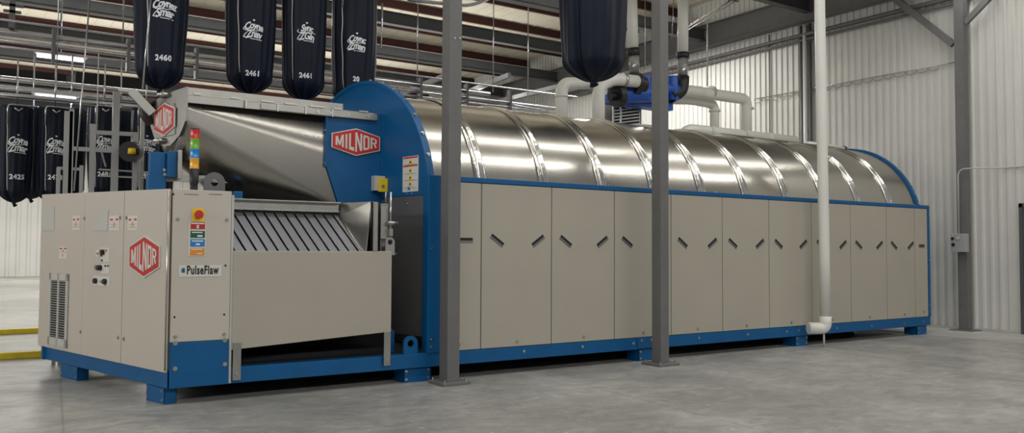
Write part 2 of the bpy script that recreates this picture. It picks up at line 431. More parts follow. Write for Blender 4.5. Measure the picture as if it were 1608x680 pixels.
# dark back of shell end + blue end ring
def ring(x0, x1, ro, ri, name, m_, n=72, z0=2.2):
    rows = []
    for (x, r) in ((x0, ri), (x0, ro), (x1, ro), (x1, ri), (x0, ri)): rows.append(arc(lambda y, x=x: x, r, n, z0))
    return MB().grid(rows, sm=False).build(name, m_, tw)
rg = ring(9.07, 9.14, RT+.035, RT-.12, 'end_ring', 'blue')
a0 = math.asin(.33/1.5)
for i in range(22):
    a = a0+.06+(math.pi-2*a0-.12)*i/21
    y_, z_ = YC-1.49*math.cos(a), ZC+1.49*math.sin(a)
    bolt((9.07, y_+.02*math.cos(a), z_-.02*math.sin(a)), (-1, 0, 0), rg, .013)
    if i < 14: bolt((9.105, YC-1.535*math.cos(a), ZC+1.535*math.sin(a)), (0, -math.cos(a), math.sin(a)), rg, .013)
cap_ = MB(); P = arc(lambda y: 9.11, RT-.1); cap_.prism(P, (.02, 0, 0)); cap_.build('end_cover', 'gsteel', tw)
# front disc plate, skewed like the loading end
KD = .15
DN = Vector((1, KD, 0)).normalized(); DU = Vector((-KD, 1, 0)).normalized(); D0 = Vector((-.645, 0, 0))
def DP(u, z, off=0): return D0+DU*u+Vector((0, 0, z))-DN*off
def disc_outline(R_, zb, uc=1.55, zc=2.03, n=80, off=0):
    a0 = math.asin((zb-zc)/R_) if abs(zb-zc) < R_ else -.1
    pts = [DP(uc-R_*math.cos(a0+(math.pi-2*a0)*i/n), zc+R_*math.sin(a0+(math.pi-2*a0)*i/n), off) for i in range(n+1)]
    return pts
dp = MB(); dp.prism(disc_outline(1.49, 2.05), DN*.02)
disc = dp.build('end_disc', 'blue', tw)
rm = MB(); Pa = disc_outline(1.495, 2.05, off=.008); Pb = disc_outline(1.495, 2.05, off=-.085); Pc = disc_outline(1.45, 2.05, off=-.085); Pd = disc_outline(1.45, 2.05, off=.008)
rm.grid([Pa, Pb, Pc, Pd, Pa], sm=False)
rim = rm.build('disc_rim', 'blue', tw)
for i in range(13):
    a = math.radians(8+i*10.5)
    u, z = 1.55-1.49*math.cos(a), 2.03+1.49*math.sin(a)
    n_ = -DU*math.cos(a)+Vector((0, 0, math.sin(a))); bolt(DP(u, z, -.04)+n_*.004, n_, rim, .017, .022)
gp = MB(); gp.prism([DP(.02, .47), DP(1.06, .47), DP(1.06, 2.045), DP(.02, 2.045)], DN*.02)
gp = gp.build('side_guard_plate', 'gsteel', tw, bevel=.002)
for px, py in ((640, 320), (612, 360)):
    bolt(onpl(px, py, D0, DN)-DN*.001, -DN, gp, .014)
ed = MB(); ed.prism([DP(-.01, .47, .006), DP(.02, .47, .006), DP(.02, 2.03, .006), DP(-.01, 2.03, .006)], DN*.03); ed.build('edge_strip', 'pale', tw)
# dark filler behind and below the bin, added so the space reads black
b = MB(); b.box(-2.75, -.75, .86, 2.8, .31, 1.9); b.box(-3.0, -.5, .14, 2.8, .29, .31); b.build('inner_dark_fill', 'dark', tw)
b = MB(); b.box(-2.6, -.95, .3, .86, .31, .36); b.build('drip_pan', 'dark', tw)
b = MB(); b.box(-2.6, 9.0, 1.3, 2.65, .02, .29); b.build('underside_light_block', 'dark', tw)  # dark box added under the machine to stop light coming through
# lifting eyes and small blue stubs on the frame
def lug(c, w_, h, u=(1, 0, 0), t=.03, m_='blue', parent=None, hole=.45):
    u = Vector(u).normalized(); n_ = u.cross(Vector((0, 0, 1))); c = Vector(c); r = w_/2; ri = r*hole
    outer = []; inner = []
    for i in range(24):
        a = 2*math.pi*i/24
        x, z = r*math.cos(a), r*math.sin(a)
        if z < 0: z = -(h-r); x = r*(1 if math.cos(a) > 0 else -1) * min(1, abs(math.cos(a))*3)
        outer.append(c+u*x+Vector((0, 0, h-r+z))); inner.append(c+u*ri*math.cos(a)+Vector((0, 0, h-r+ri*math.sin(a))))
    mb = MB(); o2 = [p+n_*t for p in outer]; i2 = [p+n_*t for p in inner]
    mb.grid([outer, inner, i2, o2, outer], sm=False, close=True)
    return mb.build('lifting_eye', m_, parent)
lug(at(643, 556, .05), .17, .2, parent=tw)
lug((-1.0, .3, .306), .1, .26, parent=tw, hole=.2)

# ---- linen apron (bin) with brackets, ramp
bn = MB(); zb0 = .47
bn.hexa([(-2.79, -.02, .475), (-1.13, -.02, .565), (-1.13, .0, .565), (-2.79, .0, .475), (-2.79, -.02, 1.412), (-1.13, -.02, 1.412), (-1.13, 0, 1.412), (-2.79, 0, 1.412)])
bn.hexa([(-2.79, 0, .475), (-2.77, 0, .475), (-2.77, .85, .55), (-2.79, .85, .55), (-2.79, 0, 1.412), (-2.77, 0, 1.412), (-2.77, .85, 1.412), (-2.79, .85, 1.412)])
bn.hexa([(-1.15, 0, .565), (-1.13, 0, .565), (-1.13, .85, .6), (-1.15, .85, .6), (-1.15, 0, 1.412), (-1.13, 0, 1.412), (-1.13, .85, 1.412), (-1.15, .85, 1.412)])
bn.box(-2.79, -1.13, 0, .03, 1.405, 1.418)
bn.hexa([(-2.78, 0, .48), (-1.14, 0, .57), (-1.14, .85, .57), (-2.78, .85, .48), (-2.78, 0, .49), (-1.14, 0, .58), (-1.14, .85, .58), (-2.78, .85, .49)])
apron = bn.build('linen_apron', 'paint', tw, bevel=.003)
def bracket(px0, py0, px1, py1):
    a, b_ = at(px0, py0, -.03), at(px1, py1, -.03)
    o = MB().box(a.x, b_.x, -.034, -.02, b_.z, a.z).build('bracket', 'steel2', apron, bevel=.003)
    bolt(((a.x+b_.x)/2, -.035, b_.z+.06), (0, -1, 0), o, .013); return o
bracket(366, 538, 378, 597); bracket(603, 521, 613, 574)
rp = MB()
for i in range(18):
    x = -2.98+i*.107
    t0, t1 = Vector((x, .55, 1.83)), Vector((x+.14, .04, 1.37))
    d = Vector((.084, 0, 0)); n_ = (t1-t0).cross(d).normalized()*.012
    if t1.x > -1.4 or t0.x < -3.0: continue
    rp.hexa([t0, t0+d, t0+d+n_, t0+n_, t1, t1+d, t1+d+n_, t1+n_], 0)
rp.hexa([(-2.78, .60, 1.83), (-1.42, .60, 1.83), (-1.42, .62, 1.83), (-2.78, .62, 1.83), (-2.78, .12, 1.3), (-1.3, .12, 1.3), (-1.3, .14, 1.3), (-2.78, .14, 1.3)], 1)
ramp = rp.build('slatted_ramp', ['slat', 'dark'], tw)
tb = MB(); a, c_ = at(369, 318, .52), at(531, 322, .52)
tb.bar((-2.76, .53, 1.90), (c_.x, .53, 1.90), .05, .10); tb.bar((-2.76, .49, 1.94), (c_.x, .49, 1.94), .10, .015); tb.bar((-2.76, .50, 1.845), (c_.x, .50, 1.845), .03, .02)
tb.build('ramp_top_rail', 'steel2', tw, bevel=.003)
sp = MB(); q = [at(531, 321, .62), at(584, 318, .08), at(584, 398, .08), at(562, 400, .12)]
q[0].z = 1.945; q[1].z = 1.945
sp.prism([(-1.52, .60, 1.945), (-1.34, .06, 1.945), (-1.34, .06, 1.38), (-1.40, .06, 1.38), (-1.52, .5, 1.80)], (.012, 0, 0))
sp.tube([(-1.535, .55, 1.86), (-1.43, .06, 1.40)], .012, 8)
sp.build('chute_side_plate', 'steel2', tw)
ch = MB(); ch.box(-1.345, -1.285, .0, .04, 1.4, 1.94); ch.box(-1.345, -1.335, .0, .12, 1.4, 1.94)
ch.box(-1.22, -1.13, .08, .12, 1.4, 1.93); ch.box(-1.24, -1.16, .03, .09, 1.55, 1.90, 0)
ch.build('latch_upright', 'steel2', tw, bevel=.003)
la = MB(); la.tube([(-1.14, .0, 1.28+.35), (-1.14, .0, 2.05)], .014, 8); la.box(-1.17, -1.11, -.02, .04, 1.70, 1.74); la.tube([(-1.18, -.02, 1.72), (-1.06, -.02, 1.72)], .018, 8)
la.box(-1.16, -1.12, -.02, .03, 1.58, 1.66)
la.build('door_latch', 'zinc', tw)
lug((-1.14, .02, 1.38), .11, .19, (1, .0, 0), .015, 'steel2', tw, .5)
MB().tube([(-1.13, .1, 1.385), (-1.0, .1, 1.385)], .018, 10).build('pin', 'zinc', tw)

# ---- logo plate and warning label of the washer
lp = MB(); yl = 1.0
out = [at(514, 181, yl), at(514, 262, yl), at(531, 319, yl), at(606, 319, yl), at(611, 178, yl)]
xp, zp = out[0].x, out[1].z
lp.prism([(xp, yl, 3.02), (xp, yl, zp), (out[2].x, yl, out[2].z), (-.74, yl, out[2].z), (-.74, yl, 3.06)], (0, .02, 0))
lp.box(-.80, -.74, yl-.03, yl, 1.97, 3.06)
lp.box(xp-.02, xp, yl-.02, yl+.03, zp, 3.03)
lpo = lp.build('front_plate', 'blue', tw, bevel=.003)
c_ = at(560, 223, yl-.03)
a_, b__ = at(522, 220, yl-.03), at(598, 222, yl-.03)
badge((c_.x, yl-.008, c_.z), (1, 0, 0), (0, 0, 1), (0, -1, 0), b__.x-a_.x, .325, .165, lpo)
for py in (196, 224, 257): p = at(604, py, yl-.03); bolt((-.77, yl-.031, p.z), (0, -1, 0), lpo, .014)
for py in (205, 257): p = at(517, py, yl); bolt((-1.5, yl-.001, p.z), (0, -1, 0), lpo, .007)
# yellow interlock switch
sw = MB(); a = at(587, 276, .93); b_ = at(603, 300, .93); sw.box(a.x, b_.x, .90, 1.0, b_.z, a.z, 0)
a = at(594, 280, .9); b_ = at(609, 302, .9); sw.box(a.x, b_.x, .86, .90, b_.z, a.z, 1)
a = at(601, 292, .86); sw.tube([(a.x, .87, a.z), (a.x, .845, a.z)], .018, 12, 2)
sw.tube([at(598, 302, .9), at(597, 309, .92), at(603, 314, .95), at(606, 318, .98)], .006, 6, 3)
sw.tube([at(606, 300, .88), at(606, 318, .88)], .014, 8, 2)
sw = sw.build('switch_box', ['pale', 'yellow', 'zinc', 'black'], tw, bevel=.003); sw['label'] = 'small switch box with a yellow cover'
# warning labels -----------------------------------------------------
def label(P0, U, N_, u0, u1, z0, z1, parent, blocks, name='warning_label'):
    """white plate on the plane through P0 (run U, outward N_) with coloured blocks (u0,u1,v0,v1,mat,shape) in 0..1"""
    U = Vector(U).normalized(); N_ = Vector(N_).normalized(); P0 = Vector(P0)
    Q = lambda u, v, o: P0+U*(u0+(u1-u0)*u)+Vector((0, 0, z0+(z1-z0)*v))+N_*o
    mats = ['wlabel']; mb = MB(); mb.prism([Q(0, 0, 0), Q(1, 0, 0), Q(1, 1, 0), Q(0, 1, 0)], N_*.003, 0)
    for (a, b_, c, d, mm, sh) in blocks:
        if mm not in mats: mats.append(mm)
        mi = mats.index(mm)
        if sh == 'r': P = [(a, c), (b_, c), (b_, d), (a, d)]
        elif sh == 't': P = [(a, c), (b_, c), ((a+b_)/2, d)]
        else: P = [((a+b_)/2+(b_-a)/2*math.cos(t*math.pi/5), (c+d)/2+(d-c)/2*math.sin(t*math.pi/5)) for t in range(10)]
        off = .003 if sh != 'R' else .004
        mb.prism([Q(x, y_, .0025) for x, y_ in P], N_*(.0015+.0006*mi), mi)
    return mb.build(name, mats, parent)
p0, p1 = onpl(633, 247, D0, DN), onpl(657, 300, D0, DN)
u_of = lambda p: (p-D0).dot(DU)
bl = [(.04, .96, .94, .985, 'red', 'r'), (.04, .96, .71, .75, 'red', 'r')]
for c in (.84, .60, .40, .22): bl += [(.34, .66, c-.06, c+.06, 'yellow', 't'), (.46, .54, c-.035, c+.02, 'black', 'r')]
bl += [(.1, .9, .77, .775, 'gap', 'r'), (.1, .9, .5, .505, 'gap', 'r'), (.1, .9, .32, .325, 'gap', 'r'), (.1, .3, .12, .125, 'gap', 'r'), (.35, .5, .05, .13, 'sky', 'r'), (.6, .9, .1, .105, 'gap', 'r')]
label(D0-DN*.001, -DU, -DN, -u_of(p0), -u_of(p1), p1.z, p0.z, disc, bl)
for px in (639, 647): bolt(onpl(px, 304, D0, DN)-DN*.001, -DN, disc, .008)
# last panel maker's plate
MB().box(9.0, 9.12, -.008, -.003, 1.53, 1.56).build('small_label', 'gap', tw)
# dark long tray and low white pipe sitting over the far half of the shell
b = MB(); b.box(5.6, 8.6, 1.45, 1.9, 3.37, 3.39); b.box(5.6, 8.6, 1.45, 1.47, 3.39, 3.41)
b.build('top_tray', 'beam', tw)

# ================================================================== CONTROL CABINET
CN = Vector((1, .26, 0)).normalized(); CU = Vector((-.26, 1, 0)).normalized()     # side plane: outward is -CN, run is CU
C0 = Vector((-3.355, 0, 0))
cc = thing('control_cabinet', (-3.3, .1, .306), 'beige steel control cabinet with MILNOR badge and vent grille, standing on blue frame', 'control cabinet')
L0 = 3.16
def CPt(u, z, off=0): return C0+CU*u+Vector((0, 0, z))-CN*off
W_ = .535
b = MB()
def zt(u): return 1.985+.075*u/L0
a0_, a1_ = CPt(.01, 0, -.02), CPt(L0-.01, 0, -.02)
b.hexa([(a0_.x, 0.01, .312), (-2.82, .01, .312), (a1_.x+W_, a1_.y, .312), (a1_.x, a1_.y, .312), (a0_.x, .01, 1.975), (-2.82, .01, 1.975), (a1_.x+W_, a1_.y, zt(L0)-.01), (a1_.x, a1_.y, zt(L0)-.01)])
b.build('body', 'paint2', cc, bevel=.003)
uof = lambda px, py: (onpl(px, py, C0, CN)-C0).dot(CU)
us = [.0, uof(196, 430), L0]
doors = []
for i in range(2):
    u0_, u1_ = us[i]+(.006 if i else .012), us[i+1]-(.005 if i == 0 else 0)
    mb = MB(); mb.prism([CPt(u0_, .30), CPt(u1_, .30), CPt(u1_, zt(u1_)), CPt(u0_, zt(u0_))], -CN*.022)
    doors.append(mb.build('door', 'paint2', cc, bevel=.003))
def cf(px, py, off=.024): return onpl(px, py, C0-CN*off, CN)
def onC(px, py, parent, r=.014): bolt(cf(px, py, .022), -CN, parent, r)
for px, py in ((133, 343), (189, 342), (127, 521), (186, 530)): onC(px, py, doors[1])
for px, py in ((199, 342), (195, 532)): onC(px, py, doors[0])
# hinge line
MB().tube([CPt(.0, .32, .03), CPt(.0, 1.97, .03)], .007, 8).build('hinge', 'zinc', cc)
# faint vertical seam
ssu = uof(134, 430); MB().prism([CPt(ssu, .31, .022), CPt(ssu+.006, .31, .022), CPt(ssu+.006, zt(ssu), .022), CPt(ssu, zt(ssu), .022)], -CN*.0015).build('seam_strip', 'pale', doors[1])
def clabel(x0, y0, x1, y1, bl, parent):
    a, c = cf(x0, y0), cf(x1, y1); ua, ub = (a-C0).dot(CU), (c-C0).dot(CU)
    return label(C0-CN*.0222, -CU, -CN, -ua, -ub, c.z, a.z, parent, bl)
wl = [(.08, .38, .66, .80, 'red', 'o'), (.62, .92, .66, .80, 'red', 'o'), (.36, .64, .30, .62, 'orange', 't'), (.1, .9, .2, .215, 'gap', 'r'), (.1, .3, .4, .41, 'gap', 'r'), (.7, .9, .4, .41, 'gap', 'r')]
clabel(114, 339, 125, 361, wl, doors[1]); clabel(172, 339, 187, 361.5, wl, doors[1]); clabel(201, 339, 216, 361.5, wl, doors[0])
clabel(93, 387, 105, 406.5, [(.08, .42, .76, .9, 'red', 'o'), (.62, .95, .76, .9, 'red', 'o'), (.38, .6, .55, .7, 'orange', 'r'), (.38, .6, .2, .42, 'orange', 't'), (.1, .3, .5, .52, 'gap', 'r'), (.7, .9, .5, .52, 'gap', 'r')], doors[1])
# badge on the cabinet
c_ = cf(228, 403, .022); ua, ub = uof(204, 400), uof(251, 403)
badge(c_, -CU, (0, 0, 1), -CN, abs(ua-ub), .405, .20, doors[0])
# control plates with knobs
def knob(p, r, d, mb, mi=1): mb.tube([p, p-CN*d*.55], r, 14, mi)
def plate(x0, y0, x1, y1, knobs, parent, name='switch_plate'):
    a, c = cf(x0, y0, .022), cf(x1, y1, .022); ua, ub = (a-C0).dot(CU), (c-C0).dot(CU)
    mb = MB(); mb.prism([CPt(ua, a.z, .022), CPt(ub, a.z, .022), CPt(ub, c.z, .022), CPt(ua, c.z, .022)], -CN*.006, 0)
    for (px, py, r, d, mi) in knobs: knob(cf(px, py, .028), r, d, mb, mi)
    return mb.build(name, ['wlabel', 'black', 'zinc', 'orange', 'red'], parent)
plate(159, 389, 172, 412, [(162.5, 396, .028, .05, 1), (167, 393, .012, .03, 3), (160, 401, .012, .03, 4), (160.5, 409, .01, .02, 1)], doors[1])
plate(160, 413.5, 172, 430, [(158.5, 420.5, .028, .07, 1), (166, 417.5, .009, .02, 1), (170, 417.5, .009, .02, 1)], doors[1])
plate(148, 433, 173, 450, [(151, 441, .028, .05, 1), (166, 442, .028, .05, 1), (160, 442, .014, .03, 2), (166, 447, .01, .03, 3)], doors[1])
plate(151.5, 393, 156, 403, [(153.8, 398, .013, .02, 2)], doors[1]); 
kb = MB(); knob(cf(153, 420, .022), .026, .04, kb, 0); kb.build('key_switch', 'zinc', doors[1])
# pale trapezoid plates
for pts in ([(70, 325), (86, 324), (86, 362), (66, 362)], [(156, 331), (171, 330), (169, 362.5), (148, 362.5)]):
    P = [cf(x, y, .022) for x, y in pts]; MB().prism(P, -CN*.006).build('trapezoid_plate', 'pale', doors[1])
# vent grille
va, vb = uof(112, 440), uof(83, 440); z1_, z0_ = cf(98, 430).z, cf(98, 545).z
gr = MB(); um = (va+vb)/2
gr.prism([CPt(va, z0_, .022), CPt(vb, z0_, .022), CPt(vb, z1_, .022), CPt(va, z1_, .022)], -CN*.004, 1)
T = .05
for (ua, ub, za, zb) in ((va, va+T, z0_, z1_), (vb-T, vb, z0_, z1_), (um-.018, um+.018, z0_, z1_), (va, vb, z0_, z0_+.09), (va, vb, z1_-.075, z1_)):
    gr.prism([CPt(ua, za, .024), CPt(ub, za, .024), CPt(ub, zb, .024), CPt(ua, zb, .024)], -CN*.016, 0)
ns = 24
for i in range(ns):
    z = z0_+.09+(z1_-z0_-.165)*(i+.5)/ns; h = (z1_-z0_-.165)/ns
    gr.prism([CPt(va+T, z-h*.1, .026), CPt(vb-T, z-h*.1, .026), CPt(vb-T, z+h*.30, .034), CPt(va+T, z+h*.30, .034)], -CN*.003, 0)
gr.build('vent_grille', ['pale', 'dark'], doors[1])
# front face panel
fpn = MB(); fpn.box(-3.345, -2.815, -.012, .02, .575, 1.985)
fpo = fpn.build('front_panel', 'paint2', cc, bevel=.004)
MB().box(-3.345, -2.815, -.018, .02, .155, .57).build('kick_plate', 'blue', cc, bevel=.004)
for px, py in ((279, 344), (356, 345), (275, 529), (352, 525)): p = at(px, py, -.012); bolt((p.x, -.012, p.z), (0, -1, 0), fpo, .012)
for px, py in ((275, 539), (353, 534), (275, 579), (353, 572)): p = at(px, py, -.018); bolt((p.x, -.018, p.z), (0, -1, 0), fpo, .016)
for px, py in ((274, 498), (352, 494), (354, 417), (272, 305)): p = at(px, py, -.012); MB().tube([(p.x, -.011, p.z), (p.x, -.014, p.z)], .01, 10).build('screw_hole', 'dark', fpo)
for (x0, x1) in ((289, 312), (328, 349)):
    a, c = at(x0, 304.5, -.012), at(x1, 306, -.012); MB().box(a.x, c.x, -.0145, -.011, c.z, a.z).build('top_slot', 'gap', fpo)
def fl_(x0, y0, x1, y1, bl, name):
    a, c = at(x0, y0, -.012), at(x1, y1, -.012)
    return label((0, -.0122, 0), (1, 0, 0), (0, -1, 0), a.x, c.x, c.z, a.z, fpo, bl, name)
es = fl_(302, 327, 320.5, 348, [(.0, 1, 0, 1, 'yellow', 'r')], 'stop_plate')
p = at(311, 337, -.02); mb = MB(); mb.tube([(p.x, -.015, p.z), (p.x, -.05, p.z)], .022, 14, 0); mb.tube([(p.x, -.05, p.z), (p.x, -.06, p.z), (p.x, -.078, p.z)], [.026, .042, .036], 16, 1)
eb = mb.build('stop_button', ['zinc', 'red'], fpo); eb['label'] = 'red mushroom emergency stop button'
cd = [(.1, .94, .78, .99, 'red', 'r'), (.1, .94, .53, .73, 'green', 'r'), (.1, .94, .28, .49, 'sky', 'r'), (.1, .94, .03, .24, 'orange', 'r'),
      (.45, .58, .80, .90, 'thread', 'r'), (.12, .9, .925, .965, 'thread', 'r'), (.18, .8, .67, .70, 'thread', 'r'), (.5, .8, .56, .61, 'thread', 'r'), (.18, .84, .42, .455, 'thread', 'r'), (.42, .66, .32, .37, 'thread', 'r'), (.15, .8, .19, .215, 'thread', 'r'), (.5, .82, .065, .09, 'thread', 'r')]
fl_(296.5, 347.5, 322.5, 402.5, cd, 'colour_code_label')
sg = fl_(281, 416.5, 347.5, 434, [(.05, .11, .35, .75, 'sky', 'o'), (.09, .135, .35, .75, 'green', 'r')], 'name_plate')
tm = MB(); vf = text_mesh('PulseFlaw', .118, 0, .0035, 1.12); c_ = at(319, 424.5, -.016)
xs = [v[0] for v in vf[0]]; a, c = at(293.5, 424, -.016), at(343.5, 425, -.016); s_ = (c.x-a.x)/(max(xs)-min(xs)); xm = (max(xs)+min(xs))/2
put_flat(tm, vf, lambda u, v: ((a.x+c.x)/2+(u-xm)*s_, -.018, c_.z+v*.95), 0)
o = tm.build('lettering', 'black', sg); o['label'] = 'black lettering PulseFlaw'
# right edge angle of cabinet
MB().box(-2.812, -2.79, -.01, .5, .16, 1.95).build('edge_angle', 'pale', cc)
# stack light
sx, sy = -3.115, .2
sl = MB(); z = 2.0
segs = [(.055, .13, 'black', .05), (.115, .0, '', 0)]
st = MB().box(sx-.03, sx+.03, sy-.03, sy+.03, 1.97, 2.05).tube([(sx, sy, 2.03), (sx, sy, 2.06), (sx, sy, 2.2)], [.03, .04, .044], 16)
st = st.build('signal_tower', 'black', cc)
z = 2.2
for nm, h in (('lamber', .10), ('lblue', .09), ('lgreen', .1), ('lred', .085)):
    q = MB().tube([(sx, sy, z), (sx, sy, z+.006), (sx, sy, z+.012), (sx, sy, z+h-.006), (sx, sy, z+h)], [.044, .044, .042, .042, .044], 20).build('signal_lens', nm, st)
    q['label'] = {'lamber': 'amber lens', 'lblue': 'blue lens', 'lgreen': 'green lens', 'lred': 'red lens'}[nm]; z += h
MB().tube([(sx, sy, z), (sx, sy, z+.012)], .04, 16).build('signal_cap', 'black', st)

# ================================================================== LOADING CHUTE
lc = thing('loading_chute', (-3.2, 1.1, .306), 'brushed stainless steel loading chute with MILNOR badge, on a blue post behind cabinet', 'chute')
xs_ = [-3.12, -2.9, -2.6, -2.3, -2.0, -1.7, -1.4, -1.1, -.85]
def zb(x):
    t = max(0, (x+3.07)/.75); return 2.44-.58*t if t < 1 else 1.86-.2*min(1, (t-1)/1.2)
rows = []
for x in [(-3.07+i*.09) for i in range(24)]:
    yF, yB = 1.03, 1.52+.55*min(1, (x+3.08)/.8)
    zbm = zb(x); top = 3.0; row = []
    zf = 2.84-.50*(x+3.07)
    prof_ = [(yF, top), (yF, top-(top-zf)*.5), (yF+.002, zf)]
    for i in range(1, 15):
        a = math.pi/2*i/14; prof_.append((yF+(yB-yF)*.5*(1-math.cos(a)), zf-(zf-zbm)*math.sin(a)))
    for i in range(1, 9):
        a = math.pi/2*i/8; prof_.append((yF+(yB-yF)*.5*(1+math.sin(a)), zbm+(top-.1-zbm)*(1-math.cos(a))))
    prof_.append((yB, top))
    for yy, zz in prof_: row.append((x-.26*(yy-1.03)*max(0, 1-(x+3.07)/1.0), yy, zz))
    rows.append(row)
MB().grid(rows).build('trough', 'chute', lc, solid=.012)
# end cap plate
def EP(px, py): return onpl(px, py, (-3.065, 1.0, 0), (1, .26, 0))
capo = [(294, 136), (262, 147), (244, 158), (236, 172), (235, 192), (244, 219), (256, 229), (268, 229), (283, 212), (292, 190)]
ec = MB(); ec.prism([EP(*p)-CN*.006 for p in capo], CN*.02)
ec = ec.build('end_cap', 'steel2', lc)
P = [EP(*p)-CN*.007 for p in [(276, 162), (252, 172), (245, 182), (246, 214), (256, 216), (277, 211)]]
MB().prism(P, -CN*.012).build('reinforcing_plate', 'steel2', ec)
c_ = EP(262, 188)-CN*.02
ya, yb_ = EP(277.5, 188).y, EP(246, 188).y
badge(c_, (.26, -1, 0), (0, 0, 1), -CN, abs(ya-yb_)*1.04, .36, .20, ec)
for px, py in ((262, 150), (256, 222)):
    p = EP(px, py); MB().tube([p-CN*.005+CU*.06, p-CN*.06+CU*.05, p-CN*.07-CU*.05, p-CN*.005-CU*.06], .028, 10).build('hinge_knuckle', 'zinc', ec)
# rims
ry = .97
xl, xr_ = at(293, 150, ry).x, at(592, 182, ry).x
zt_, zm_, zl_ = at(293, 136, ry).z, at(293, 149, ry).z, at(293, 161, ry).z
xa, xb = at(409, 170, ry).x, at(430, 170, ry).x
rmx = MB(); rmx.box(xl, xr_, ry, ry+.02, zl_, zm_); rmx.box(xl, xr_, ry, ry+.07, zm_, zm_+.012)
rmx.box(xl, at(540, 160, ry).x, ry+.02, ry+.09, zm_+.012, zt_)
rmx.box(xa, xr_, ry-.02, ry, zl_+.005, zm_-.01)
rmx.box(xl, xr_, 1.9, 1.95, zl_, zm_+.03)
rmo = rmx.build('rim_rail', 'steel2', lc, bevel=.003)
for px, pw in ((304, 11), (362, 14), (410, 20), (447, 20), (486, 24), (524, 12), (564, 14)):
    p = at(px, 148, ry).x; MB().box(p, at(px+pw, 148, ry).x, ry-.012, ry+.01, zm_+.012, zm_+.026).build('clip', 'zinc', rmo)
for px in (384, 434, 478, 520): p = at(px, 160, ry).x; MB().box(p, p+.014, ry-.035, ry-.018, zl_-.004, zm_+.004).build('clip', 'zinc', rmo)
for px in (498, 518, 546, 576): p = at(px, 170, ry); bolt((p.x, ry-.021, (zl_+zm_)/2), (0, -1, 0), rmo, .014)
# blue support post and brackets
ps = MB(); ps.box(-3.36, -3.19, 1.1, 1.25, .306, 2.2); ps.box(-3.345, -3.20, 1.11, 1.24, 2.2, 2.44)
ps = ps.build('support_post', 'blue', lc, bevel=.004)
MB().box(-3.19, -3.1, 1.05, 1.2, 2.18, 2.45).build('post_bracket', 'blue', ps, bevel=.004)
MB().box(-3.10, -3.06, .98, 1.3, 2.16, 2.46).build('steel_bracket', 'steel2', ps, bevel=.003)
for px, py in ((258, 267), (259, 274)): p = at(px, py, 1.1); bolt((p.x, 1.1, p.z), (0, -1, 0), ps, .012)
# rust hose elbow and grey chute arm at the end
p0, p1, p2, p3 = at(243, 155, 1.62), at(231, 163, 1.64), at(227, 179, 1.64), at(236, 194, 1.6)
MB().tube([p0, p1, p2, p3], [.04, .055, .065, .045], 14).build('hose_elbow', 'brown', lc)
am = MB(); am.bar(at(206, 143, 1.5), at(239, 178, 1.5), .05, .09); am.bar(at(186, 140, 1.5), at(214, 145, 1.5), .03, .03)
am.build('tilt_arm', 'steel2', lc)
# lifting lug and beam behind the cabinet
lg = lug(at(336, 300, 1.0), .22, .2, (1, 0, 0), .02, 'gsteel', lc, .35)
b = MB(); b.bar(at(262, 279, 1.2), at(368, 283, 1.2), .06, .07); b.build('cross_rail', 'steel2', lc)
b = MB(); a = at(367, 300, .9); b.box(a.x, a.x+.1, .9, 1.0, .31, a.z); b.build('blue_stub', 'blue', lc, bevel=.01)

# ================================================================== COLUMNS
def column(x0, x1, y0, y1, ztop, label_, loc):
    t = thing('steel_column', loc, label_, 'column', None)
    MB().box(x0, x1, y0, y1, .03, ztop).build('shaft', 'column', t, bevel=.006)
    cx, cy = (x0+x1)/2, (y0+y1)/2
    bp_ = MB().box(cx-.17, cx+.17, cy-.17, cy+.17, 0, .032).build('base_plate', 'column', t, bevel=.004)
    for dx in (-.13, .13):
        for dy in (-.13, .13): bolt((cx+dx, cy+dy, .032), (0, 0, 1), bp_, .014, .03)
    return t
c1 = column(-.625, -.475, -.345, -.17, 6.7, 'square grey steel column in front of the blue disc end of the washer', (-.55, -.26, 0))
c2 = column(2.365, 2.505, -.465, -.30, 6.7, 'square grey steel column in front of the middle of the washer', (2.435, -.38, 0))
for p in ((714, 60), (722, 60)):
    q = at(p[0], p[1], -.345); bolt((q.x, -.345, q.z), (0, -1, 0), c1, .008)
rc = thing('steel_column', (10.5, 0, 0), 'grey steel wall column with a switch box, at the white ribbed wall', 'column')
b = MB(); b.box(10.40, 10.56, -.085, .085, .02, 7.7)
b.build('shaft', 'column', rc)
MB().box(10.28, 10.68, -.2, .2, 0, .02).build('base_plate', 'column', rc, bevel=.003)
b = MB(); b.bar(onpl(1400, -6, (10.5, 0, 0), (1, 0, 0)), onpl(1497, 70, (10.5, 0, 0), (1, 0, 0)), .08, .12); b.build('brace', 'column', rc)
b = MB(); b.bar(onpl(1556, -6, (10.5, 0, 0), (1, 0, 0)), onpl(1516, 36, (10.5, 0, 0), (1, 0, 0)), .08, .10); b.build('brace', 'column', rc)
